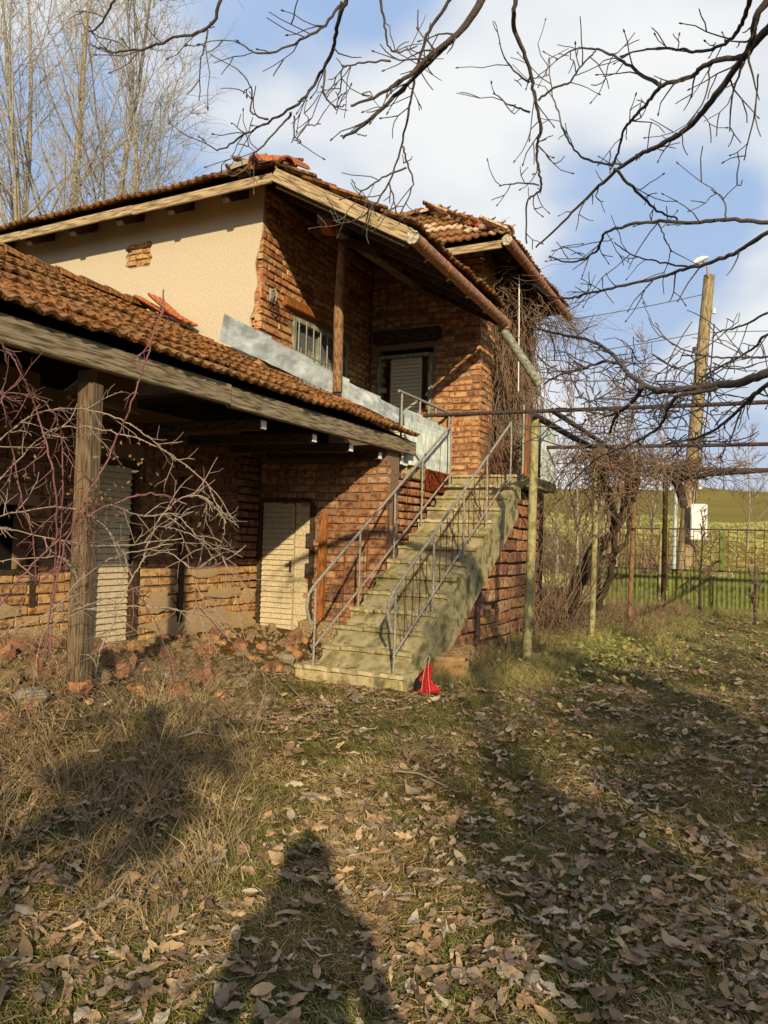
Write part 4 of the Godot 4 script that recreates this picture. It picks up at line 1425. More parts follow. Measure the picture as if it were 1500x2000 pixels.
# ---------------------------------------------------------------- utility pole and its wires
func make_utility_pole() -> void:
	var U := thing("utility_pole", "leaning tan utility pole with a lamp on top beyond the gate", "utility pole")
	var mb := MB.new()
	var b := Vector3(-1.95, ground(-1.95, -22) - 0.2, -22.0)
	var t := w(-1.35, 7.4, -22.0)
	mb.tube([b, b.lerp(t, 0.5) + Vector3(-0.02, 0, 0), t], [0.21, 0.175, 0.14], 12)
	part("pole", U, mb, M.utility)
	var arm := MB.new()
	arm.tube([w(-1.36, 7.3, -21.85), w(-1.4, 7.62, -21.8), w(-1.5, 7.72, -21.75)], [0.03, 0.03, 0.03], 6)
	part("lamp_arm", U, arm, M.iron)
	var lp := MB.new()
	lp.tube([w(-1.36, 7.8, -21.7), w(-1.5, 7.78, -21.7), w(-1.62, 7.74, -21.7), w(-1.72, 7.7, -21.7)], [0.03, 0.075, 0.08, 0.04], 10)
	part("lamp_head", U, lp, M.white)
	for q in [[6.6, 0.2], [5.6, -0.22], [3.6, 0.22], [1.9, 0.23]]:
		var im := MB.new()
		var c := b.lerp(t, (q[0] + 1.2) / 8.8)
		im.tube([c + Vector3(q[1], -0.06, 0.05), c + Vector3(q[1], 0.08, 0.05)], [0.05, 0.04], 8)
		part("insulator", U, im, M.rust_dark if q[1] < 0 else M.white)
	var cb := MB.new()
	cb.tube([w(-1.2, 6.0, -21.8), w(-1.34, 3.6, -21.72), w(-1.6, 1.5, -21.72), w(-1.66, 0.3, -21.7)], [0.018, 0.018, 0.018, 0.018], 5)
	part("cable", U, cb, M.rust_dark)
	var bx := MB.new()
	bx.box(Transform3D(Basis(), w(-1.5, 0.7, -21.6)), Vector3(0.4, 0.95, 0.2), 0.02)
	bx.box(Transform3D(Basis(), w(-1.5, 0.7, -21.49)), Vector3(0.34, 0.4, 0.02), 0.006)
	tag(part("meter_box", self, bx, M.white), "white electricity meter box on the foot of the leaning pole", "meter box")
	var sp := MB.new()
	sp.tube([Vector3(-2.13, ground(-2.13, -21.8) - 0.1, -21.8), w(-2.1, 1.5, -21.8)], [0.05, 0.05], 8)
	tag(part("thin_post", self, sp, M.panel), "thin pale metal post just left of the leaning pole", "post")
	for q in [[w(-1.5, 6.9, -22), w(-9.0, 4.0, -13.0), "topmost wire from the pole to the house"], [w(-1.55, 5.85, -22), w(-10.5, 4.4, -17.0), "wire below the topmost one between pole and house"], [w(-1.62, 5.1, -22), w(-3.4, 2.75, -12.2), "thick dark wire running down from the pole to the creeper"], [w(-1.7, 3.75, -22), w(-3.2, 1.9, -12.5), "lowest wire from the pole to the creeper"]]:
		var wm := MB.new()
		var pts: Array = []
		for i in 13:
			var k := i / 12.0
			pts.append(q[0].lerp(q[1], k) - Vector3(0, 1.0 * k * (1.0 - k), 0))
		wm.tube(pts, pts.map(func(_p): return 0.011), 4)
		tag(part("overhead_wire", self, wm, M.twig), q[2], "wire")
	var wr := MB.new()
	var pr: Array = []
	for i in 9:
		pr.append(w(-1.4, 5.85, -22).lerp(w(14.0, 6.3, -24), i / 8.0) - Vector3(0, 1.2 * (i / 8.0) * (1.0 - i / 8.0), 0))
	wr.tube(pr, pr.map(func(_p): return 0.011), 4)
	tag(part("overhead_wire", self, wr, M.twig), "wire running from the pole off to the right", "wire")


# ---------------------------------------------------------------- bare trees
func limb(mb: MB, p: Vector3, dir: Vector3, ln: float, r0: float, r1: float, n: int, wobble: float, lift: float, sides: int, g: RandomNumberGenerator) -> Array:
	var pts: Array = [p]
	var rad: Array = [r0]
	var d := dir.normalized()
	for i in n:
		d = (d + Vector3(g.randfn(), g.randfn(), g.randfn()) * wobble + Vector3(0, lift, 0)).normalized()
		p += d * ln / n
		pts.append(p)
		rad.append(lerpf(r0, r1, float(i + 1) / n))
	mb.tube(pts, rad, sides, false)
	return pts


func side_dir(d: Vector3, spread: float, g: RandomNumberGenerator) -> Vector3:
	var a := d.cross(Vector3(g.randfn(), g.randfn(), g.randfn())).normalized()
	return (d * cos(spread) + a * sin(spread)).normalized()


func bare_tree(label: String, base: Vector3, hgt: float, r: float, lean: Vector3, sd: int, limbs: int, bark: Material, twigs: Material, group: String, dense := 1.0, first := 0.22) -> void:
	var g := RandomNumberGenerator.new()
	g.seed = sd
	var T := thing("bare_tree", label, "tree", group, base)
	var tm := MB.new()
	var cm := MB.new()
	var tp := limb(tm, Vector3.ZERO, (Vector3.UP + lean), hgt, r, r * 0.12, 14, 0.035, 0.02, 7, g)
	for i in limbs:
		var t := lerpf(first, 0.97, (i + g.randf()) / limbs)
		var f := t * 14.0
		var a: Vector3 = tp[int(f)]
		var b: Vector3 = tp[mini(int(f) + 1, 14)]
		var p := a.lerp(b, f - int(f))
		var d := side_dir((b - a).normalized(), 0.45 + 0.35 * g.randf(), g)
		var ln := hgt * (0.36 - 0.22 * t) * (0.7 + 0.6 * g.randf())
		var lp := limb(tm if t < 0.6 else cm, p, d, ln, r * (0.36 - 0.28 * t), 0.009, 6, 0.09, 0.09, 4, g)
		for j in int(7 * dense):
			var q := g.randf_range(1.2, 5.99)
			var lq: Vector3 = lp[int(q)]
			var ld := (lp[int(q) + 1] - lq as Vector3).normalized()
			var bp := limb(cm, lq, side_dir(ld, 0.5 + 0.4 * g.randf(), g), ln * (0.22 + 0.3 * g.randf()), 0.0095, 0.004, 4, 0.12, 0.07, 3, g)
			for k in int(4 * dense):
				var u := g.randf_range(0.6, 3.99)
				var lu: Vector3 = bp[int(u)]
				var lv := (bp[int(u) + 1] - lu as Vector3).normalized()
				limb(cm, lu, side_dir(lv, 0.5 + 0.5 * g.randf(), g), ln * (0.08 + 0.14 * g.randf()), 0.006, 0.003, 3, 0.16, 0.05, 3, g)
	part("trunk", T, tm, bark)
	part("crown", T, cm, twigs)


func make_background_trees() -> void:
	var gname := "tall bare trees behind the house"
	# x in the picture, depth, height, trunk radius
	var list: Array = [[20, 17.0, 15.0, 0.15, "leftmost pale bare tree behind the tiled roof"], [60, 20.0, 18.0, 0.16, "bare tree with twin leaning limbs near the left edge"], [115, 18.0, 17.0, 0.13, "slim pale bare tree left of the twin trunked one"], [135, 19.0, 19.0, 0.18, "thick pale bare tree with a forked trunk behind the roof"], [240, 19.0, 14.0, 0.12, "upright slender bare tree right of the forked one"], [300, 21.0, 13.0, 0.09, "small leaning bare tree nearest the roof corner"], [190, 24.0, 17.0, 0.12, "distant bare tree seen between two nearer trunks"], [-60, 19.0, 17.0, 0.18, "bare tree mostly outside the left edge"]]
	var i := 0
	for q in list:
		var p := at(q[0], 500, q[1])
		p.y = 0.3
		bare_tree(q[4], p, q[2], q[3], Vector3(0.04 + 0.02 * (i % 3), 0, 0.0), 200 + i, 22, M.pale_bark, M.pale_twig, gname, 1.4)
		i += 1
	# scrub and saplings beyond the gate
	var l2: Array = [[1205, 21.0, 7.0, 0.05, "thin sapling with pinkish twigs left of the leaning pole"], [1130, 19.0, 5.6, 0.05, "twiggy pinkish bush beside the creeper"], [1270, 24.0, 6.2, 0.05, "bare sapling behind the pergola bars"], [1170, 26.0, 7.5, 0.06, "taller bare sapling beyond the pergola corner"], [1460, 30.0, 5.0, 0.05, "low bare tree at the right edge beyond the gate"], [1090, 23.0, 6.0, 0.06, "bare shrub standing close behind the house corner"]]
	for q in l2:
		var p := at(q[0], 1000, q[1])
		p.y = ground(p.x, p.z) - 0.1
		bare_tree(q[4], p, q[2], q[3], Vector3.ZERO, 300 + i, 16, M.pale_bark, M.pink_twig, "bare saplings beyond the gate", 1.1, 0.12)
		i += 1
	# low scrub along the lane: a mass of twigs
	var g := RandomNumberGenerator.new()
	g.seed = 8
	var cm := MB.new()
	for k in 700:
		var x := g.randf_range(-9.0, -1.6)
		if g.randf() < 0.15:
			x = g.randf_range(-1.6, 5.0)
		var z := g.randf_range(-27.0, -23.0)
		limb(cm, Vector3(x, ground(x, z), z), Vector3(g.randfn() * 0.4, 1, g.randfn() * 0.4), g.randf_range(0.6, 1.9), 0.015, 0.004, 4, 0.15, 0.0, 3, g)
	var o := part("lane_scrub", self, cm, M.pink_twig)
	o.set_meta("kind", "stuff")
	tag(o, "pinkish bare scrub along the lane beyond the gate", "scrub")
	# a far hedge line on the hill
	var fm := MB.new()
	for k in 500:
		var x := g.randf_range(-40.0, 60.0)
		var z := -95.0 + g.randfn() * 2.0
		limb(fm, Vector3(x, ground(x, z), z), Vector3(g.randfn() * 0.4, 1, 0), g.randf_range(0.4, 1.4), 0.04, 0.02, 3, 0.2, 0.0, 3, g)
	o = part("hilltop_hedge", self, fm, M.pink_twig)
	o.set_meta("kind", "stuff")
	tag(o, "dark hedge line on the skyline of the pasture", "hedge")


# ---------------------------------------------------------------- the walnut whose boughs hang into view
func make_walnut() -> void:
	var g := RandomNumberGenerator.new()
	g.seed = 55
	var W := thing("walnut_tree", "bare dark walnut tree reaching over the yard from the right", "tree")
	# bough traces: [thickness at the base, at the tip, depth at base, depth at tip, points...]
	var T: Array = [
		[21, 6, 2.7, 2.9, [945, -10, 900, 60, 845, 105, 790, 155, 740, 185, 685, 207]],
		[16, 6, 2.75, 3.0, [880, 80, 850, 110, 770, 191, 710, 243, 670, 270]],
		[10, 3, 2.8, 3.3, [880, 0, 838, 60, 817, 126, 803, 187, 789, 261, 761, 355, 710, 420, 663, 436, 645, 410]],
		[6, 3, 3.0, 3.2, [787, 285, 796, 322, 808, 359, 785, 411, 778, 439]],
		[5, 3, 3.0, 3.1, [761, 355, 775, 411, 785, 430]],
		[6, 3, 3.0, 3.2, [794, 327, 747, 348, 705, 373, 687, 350]],
		[13, 3, 2.8, 3.3, [680, -10, 659, 42, 654, 84, 631, 135, 589, 196, 533, 233, 472, 266, 430, 292, 395, 273]],
		[9, 3, 2.8, 2.9, [668, 5, 635, 47, 575, 86, 509, 105, 480, 92, 460, 77]],
		[7, 3, 3.0, 3.2, [570, 219, 551, 243, 514, 285, 495, 303, 507, 324]],
		[5, 3, 3.0, 3.1, [575, 224, 576, 268, 600, 245, 626, 243]],
		[7, 3, 2.9, 3.0, [635, 135, 633, 182, 654, 208, 675, 205]],
		[6, 3, 3.1, 3.0, [523, 233, 491, 217, 493, 177, 477, 149]],
		[10, 4, 2.6, 2.9, [432, -10, 407, 54, 337, 75, 276, 96, 215, 100, 178, 86]],
		[6, 3, 2.7, 2.7, [407, 56, 400, 90, 393, 114]],
		[8, 3, 2.6, 2.8, [224, -5, 200, 40, 178, 62, 160, 45]],
		[8, 3, 2.8, 3.0, [742, -5, 752, 50, 760, 95, 790, 100, 815, 90]],
		[6, 3, 2.9, 3.1, [762, 118, 700, 124, 668, 135, 667, 165, 660, 185]],
		[13, 4, 2.9, 3.5, [1008, -10, 1003, 51, 1024, 103, 1038, 154, 1047, 201, 1057, 252, 1047, 289, 1054, 336, 1057, 369, 1029, 397, 1029, 476]],
		[7, 4, 3.2, 3.0, [1052, 196, 1080, 173, 1113, 159, 1136, 126, 1164, 100]],
		[6, 3, 3.1, 3.2, [1033, 163, 991, 121, 975, 84]],
		[6, 3, 3.2, 3.3, [1033, 217, 996, 205, 963, 182]],
		[5, 3, 3.4, 3.5, [1052, 360, 1010, 358, 975, 363]],
		[25, 4, 2.6, 4.3, [1580, -20, 1500, 56, 1453, 112, 1397, 187, 1351, 243, 1295, 280, 1248, 303, 1201, 336, 1155, 378, 1099, 434, 1047, 483]],
		[21, 13, 2.5, 2.7, [1530, -30, 1477, 33, 1472, 70, 1453, 112]],
		[14, 4, 2.6, 3.2, [1468, -10, 1453, 37, 1425, 79, 1369, 100, 1323, 96, 1267, 96, 1211, 110]],
		[15, 5, 2.7, 3.4, [1453, 110, 1383, 124, 1351, 149, 1295, 166, 1267, 196, 1239, 229, 1220, 252, 1206, 299, 1197, 322]],
		[12, 3, 3.0, 3.4, [1290, 166, 1253, 145, 1211, 117, 1169, 98, 1127, 96, 1085, 117]],
		[9, 5, 3.3, 3.6, [1201, 331, 1243, 373, 1285, 411, 1323, 429]],
		[7, 3, 3.4, 3.7, [1197, 322, 1141, 308, 1108, 271, 1089, 219, 1075, 163, 1073, 112]],
		[8, 3, 2.7, 2.9, [1453, 121, 1430, 187, 1425, 257]],
		[5, 3, 2.7, 3.0, [1481, 145, 1472, 233, 1453, 313]],
		[5, 3, 3.2, 3.3, [1385, 130, 1380, 180, 1340, 250, 1320, 262]],
		[13, 4, 2.9, 3.9, [1600, 430, 1500, 434, 1425, 429, 1355, 434, 1277, 432, 1213, 443, 1180, 457, 1167, 487, 1140, 505, 1110, 513, 1073, 500]],
		[5, 3, 3.1, 3.1, [1418, 430, 1412, 390, 1388, 370]],
		[5, 3, 3.4, 3.5, [1287, 436, 1300, 470, 1312, 492]],
		[14, 4, 2.8, 4.4, [1600, 400, 1500, 453, 1443, 490, 1387, 513, 1333, 527, 1293, 540, 1207, 560, 1150, 573, 1110, 582, 1070, 577, 1040, 555]],
		[6, 3, 3.6, 3.8, [1345, 522, 1290, 512, 1240, 500, 1200, 473]],
		[28, 5, 2.8, 4.6, [1620, 690, 1500, 727, 1447, 747, 1400, 753, 1333, 760, 1293, 763, 1270, 757, 1230, 733, 1213, 710, 1180, 680, 1143, 662, 1100, 655, 1050, 642]],
		[10, 4, 4.0, 4.6, [1213, 710, 1177, 707, 1133, 723, 1090, 733, 1063, 750]],
		[14, 6, 3.6, 4.2, [1253, 753, 1240, 780, 1213, 803, 1200, 820, 1190, 847]],
		[15, 5, 2.9, 4.0, [1600, 690, 1500, 750, 1467, 777, 1443, 800, 1400, 837, 1353, 857, 1300, 867]],
		[12, 4, 3.2, 4.2, [1400, 760, 1333, 770, 1307, 793, 1297, 820, 1277, 843, 1233, 867, 1200, 880, 1160, 900, 1110, 950]],
		[10, 4, 3.0, 3.6, [1600, 580, 1500, 653, 1467, 683, 1417, 710, 1377, 733]],
		[8, 3, 3.0, 3.6, [1600, 690, 1500, 697, 1460, 697, 1400, 697, 1347, 687, 1300, 660, 1280, 630]],
		[6, 3, 3.2, 3.4, [1447, 800, 1427, 857, 1400, 897]],
		[9, 3, 3.7, 4.3, [1230, 790, 1190, 810, 1130, 800, 1085, 797]],
		[7, 3, 3.3, 3.9, [1500, 610, 1440, 640, 1410, 645, 1390, 660]],
		[7, 3, 3.6, 4.2, [1290, 763, 1230, 778, 1165, 780, 1135, 790]],
	]
	var knots: Array = []
	for q in T:
		var mb := MB.new()
		var a: Array = q[4]
		var n := a.size() / 2
		var ctrl: Array = []
		for i in n:
			ctrl.append(at(a[i * 2], a[i * 2 + 1], lerpf(q[2], q[3], float(i) / (n - 1))))
		var pts: Array = []
		var rad: Array = []
		for i in n - 1:
			var p0: Vector3 = ctrl[maxi(i - 1, 0)]
			var p3: Vector3 = ctrl[mini(i + 2, n - 1)]
			for k in 6:
				var t := k / 6.0
				var p: Vector3 = (ctrl[i] as Vector3).cubic_interpolate(ctrl[i + 1], p0, p3, t)
				var f := (i + t) / (n - 1)
				var d := lerpf(q[2], q[3], f)
				pts.append(p + Vector3(g.randfn(), g.randfn(), g.randfn()) * 0.0022)
				rad.append(lerpf(q[0], q[1], pow(f, 0.7)) * 0.38 * d / F * (0.92 + 0.18 * g.randf()))
		pts.append(ctrl[n - 1])
		rad.append(q[1] * 0.4 * q[3] / F)
		mb.tube(pts, rad, 8 if q[0] > 12 else 5)
		# spur twigs along the bough
		var m := pts.size()
		var count := int(m * 0.26)
		for k in count:
			var i := g.randi_range(int(m * 0.2), m - 2)
			var d: Vector3 = (pts[i + 1] - pts[i]).normalized()
			var ln: float = g.randf_range(0.04, 0.2) * (1.0 + 0.6 * (q[2] - 2.5))
			var sp := limb(mb, pts[i], side_dir(d, 0.6 + 0.5 * g.randf(), g), ln, maxf(0.0024, minf(rad[i] * 0.45, 0.0045)), 0.0018, 4, 0.22, 0.0, 4, g)
			if g.randf() < 0.55:
				limb(mb, sp[2], side_dir((sp[3] - sp[2] as Vector3).normalized(), 0.8, g), ln * 0.5, 0.0026, 0.002, 3, 0.2, 0.0, 4, g)
			if g.randf() < 0.6:
				limb(mb, sp[4], (sp[4] - sp[3] as Vector3), 0.012, 0.0042, 0.0025, 1, 0.0, 0.0, 4, g)
		part("bough", W, mb, M.bark if q[0] > 8 else M.twig)
	# fine twig thicket where the low boughs meet the pergola
	var tm := MB.new()
	for k in 130:
		var p := at(g.randf_range(1080, 1420), g.randf_range(690, 880), g.randf_range(3.6, 4.6))
		var sp := limb(tm, p, Vector3(g.randfn(), g.randfn() * 0.6, g.randfn()), g.randf_range(0.12, 0.42), 0.0045, 0.0024, 5, 0.25, 0.0, 3, g)
		limb(tm, sp[2], side_dir((sp[3] - sp[2] as Vector3).normalized(), 0.8, g), 0.14, 0.003, 0.002, 3, 0.25, 0.0, 3, g)
	part("twigs", W, tm, M.twig)
	# trunk to the right of the frame with the limbs that carry the boughs
	var root := cam.transform * Vector3(2.9, 0, -2.5)
	root.y = ground(root.x, root.z)
	var up := Vector3.UP
	var tr := MB.new()
	tr.tube([root - up * 0.1, root + up * 0.6, root + up * 1.5, root + up * 2.3], [0.26, 0.2, 0.17, 0.15], 12)
	part("trunk", W, tr, M.bark)
	var top := root + up * 2.2
	for q in [[at(1620, 690, 2.8), 0.0205], [at(1600, 690, 2.9), 0.0115], [at(1600, 430, 2.9), 0.0098], [at(1600, 400, 2.8), 0.0102], [at(1580, -20, 2.6), 0.017], [at(1530, -30, 2.5), 0.0138], [at(1600, 580, 3.0), 0.0078]]:
		var lm := MB.new()
		var s0 := top - up * g.randf_range(0.1, 0.9)
		var pts: Array = []
		var rad: Array = []
		for i in 11:
			var t := i / 10.0
			pts.append(s0.lerp(q[0], t) + up * 0.22 * sin(PI * t) * (1.0 - 0.4 * t) + Vector3(g.randfn(), g.randfn(), g.randfn()) * 0.008 * sin(PI * t))
			rad.append(q[1] * lerpf(2.6, 1.0, pow(t, 0.6)) * (1.0 + 0.05 * g.randfn() * (1.0 - t)))
		lm.tube(pts, rad, 8)
		part("limb", W, lm, M.bark)
	var over: Array = [top, at(1480, -260, 2.4), at(1200, -330, 2.5), at(800, -330, 2.5), at(420, -220, 2.5)]
	var om := MB.new()
	om.tube(over, [0.12, 0.09, 0.07, 0.05, 0.025], 8)
	for q in [[2, at(1008, -10, 2.9), 0.0097], [2, at(945, -10, 2.7), 0.0146], [3, at(680, -10, 2.8), 0.0094], [3, at(742, -5, 2.8), 0.0058], [4, at(432, -10, 2.6), 0.0067], [4, at(224, -5, 2.6), 0.0054], [3, at(880, 0, 2.8), 0.0072], [1, at(1468, -10, 2.6), 0.0094]]:
		var c0: Vector3 = over[q[0]]
		var cp: Array = []
		var cr: Array = []
		for i in 8:
			var t := i / 7.0
			cp.append(c0.lerp(q[1], t) + Vector3(0.06, 0.08, 0.03) * sin(PI * t))
			cr.append(q[2] * lerpf(2.2, 1.0, pow(t, 0.6)))
		om.tube(cp, cr, 7)
	part("limb", W, om, M.bark)


# ---------------------------------------------------------------- bramble in the left foreground
func make_bramble() -> void:
	var g := RandomNumberGenerator.new()
	g.seed = 66
	var B := thing("bramble_bush", "thorny purple bramble canes arching in front of the dark porch", "bramble")
	# [width in picture, depth at start, depth at end, pale?, points...]
	var C: Array = [
		[8, 3.3, 3.5, 0, [-20, 640, 7, 678, 35, 716, 70, 800, 91, 877, 105, 930, 112, 1035, 105, 1150, 95, 1300]],
		[8, 3.3, 3.2, 0, [318, 566, 320, 600, 301, 650, 276, 737, 252, 800, 224, 867, 196, 926, 168, 970, 130, 1060, 100, 1180, 80, 1330]],
		[6, 3.6, 3.8, 1, [-20, 880, 0, 860, 52, 818, 105, 800, 168, 800, 224, 815, 273, 842, 315, 874, 350, 905]],
		[6, 3.5, 3.9, 1, [-20, 960, 0, 937, 70, 863, 115, 837, 175, 835, 241, 849, 301, 870, 357, 902, 402, 944, 420, 979, 444, 1028]],
		[9, 3.2, 3.6, 0, [-20, 1210, 0, 1182, 52, 1115, 112, 1056, 164, 1014, 217, 986, 273, 968, 322, 968, 370, 990]],
		[7, 3.5, 3.7, 1, [190, 1330, 192, 1280, 217, 1227, 252, 1140, 280, 1091, 304, 1028, 339, 982, 385, 968, 420, 985]],
		[6, 3.4, 3.7, 1, [-20, 1012, 0, 1007, 56, 996, 140, 993, 196, 1021, 227, 1070, 250, 1130]],
		[5, 3.4, 3.6, 1, [-20, 1028, 0, 1031, 105, 1052, 185, 1066, 280, 1062, 370, 1050]],
		[6, 3.4, 3.6, 0, [-20, 760, 0, 765, 70, 776, 105, 807, 122, 867, 122, 947, 119, 1052, 100, 1180]],
		[5, 3.3, 3.5, 0, [20, 690, 8, 760, 7, 800, 24, 877, 42, 965, 66, 1070, 70, 1150]],
		[6, 3.2, 3.8, 1, [-20, 1255, 0, 1245, 70, 1210, 157, 1192, 245, 1185, 332, 1189, 420, 1210, 480, 1250]],
		[6, 3.4, 3.8, 1, [217, 986, 280, 1010, 340, 1005, 395, 1060, 430, 1110]],
		[5, 3.5, 3.8, 1, [304, 1028, 350, 1035, 400, 1060, 440, 1100, 470, 1190]],
		[5, 3.5, 3.9, 1, [280, 1091, 330, 1080, 380, 1110, 430, 1100, 490, 1060]],
		[5, 3.4, 3.7, 1, [60, 1390, 80, 1250, 130, 1160, 200, 1100, 270, 1075, 340, 1060]],
		[5, 3.5, 3.8, 1, [385, 968, 430, 1000, 440, 1040, 420, 1075]],
		[5, 3.3, 3.6, 0, [252, 1140, 300, 1210, 330, 1290, 340, 1340]],
		[5, 3.5, 3.7, 1, [-20, 1100, 60, 1090, 130, 1095, 150, 1150, 120, 1220]],
		[4, 3.4, 3.7, 1, [400, 1060, 380, 1150, 400, 1230, 440, 1290]],
		[5, 4.3, 5.2, 1, [380, 1180, 440, 1240, 500, 1300, 560, 1370]],
	]
	var leaves := MB.new()
	for q in C:
		var mb := MB.new()
		var a: Array = q[4]
		var n := a.size() / 2
		var ctrl: Array = []
		for i in n:
			ctrl.append(at(a[i * 2], a[i * 2 + 1], lerpf(q[1], q[2], float(i) / (n - 1)) + 0.05 * g.randfn()))
		var pts: Array = []
		var rad: Array = []
		for i in n - 1:
			for k in 5:
				pts.append((ctrl[i] as Vector3).cubic_interpolate(ctrl[i + 1], ctrl[maxi(i - 1, 0)], ctrl[mini(i + 2, n - 1)], k / 5.0) + Vector3(g.randfn(), g.randfn(), g.randfn()) * 0.003)
				rad.append(q[0] * 0.23 * q[1] / F * (1.0 - 0.3 * absf(float(i) / n - 0.5)) * (0.9 + 0.2 * g.randf()))
		mb.tube(pts, rad, 6)
		for i in range(1, pts.size() - 1):
			var d: Vector3 = (pts[i + 1] - pts[i]).normalized()
			# a thorn
			var td := side_dir(d, 1.2, g)
			limb(mb, pts[i].lerp(pts[i + 1], g.randf()), td, 0.012, 0.004, 0.0006, 1, 0.0, 0.0, 4, g)
			if g.randf() < 0.3:
				var sp := limb(mb, pts[i], side_dir(d, 0.7, g), g.randf_range(0.06, 0.28), 0.003, 0.0015, 5, 0.16, -0.03, 4, g)
				for k in 2:
					limb(mb, sp[2 + k], side_dir((sp[3] - sp[2] as Vector3).normalized(), 0.8, g), 0.08, 0.0018, 0.001, 3, 0.2, 0.0, 3, g)
		part("cane", B, mb, M.bramble_pale if q[3] else M.bramble)
	# a few shrivelled leaves still hanging on the canes
	for c in [[185, 975, 3.5, 0.1, 40], [235, 925, 3.6, 0.12, 30], [170, 1010, 3.5, 0.06, 16], [20, 900, 3.4, 0.1, 8], [390, 1030, 3.7, 0.08, 12], [45, 940, 3.4, 0.06, 6]]:
		var lm := MB.new()
		for k in c[4]:
			var p: Vector3 = at(c[0], c[1], c[2]) + Vector3(g.randfn() * 0.6, g.randfn() * 0.7, g.randfn() * 0.6) * c[3]
			var d := Vector3(g.randfn(), g.randfn() - 0.5, g.randfn()).normalized() * g.randf_range(0.015, 0.035)
			var s := d.cross(Vector3(g.randfn(), g.randfn(), g.randfn())).normalized() * 0.008
			var up := d.cross(s).normalized() * 0.005
			lm.quad(p, p + d * 0.5 + s + up, p + d, p + d * 0.5 - up)
			lm.quad(p, p + d * 0.5 - up, p + d, p + d * 0.5 - s + up)
		var o := part("withered_leaves", B, lm, M.leaf[c[4] % 3])
		o.set_meta("kind", "stuff")


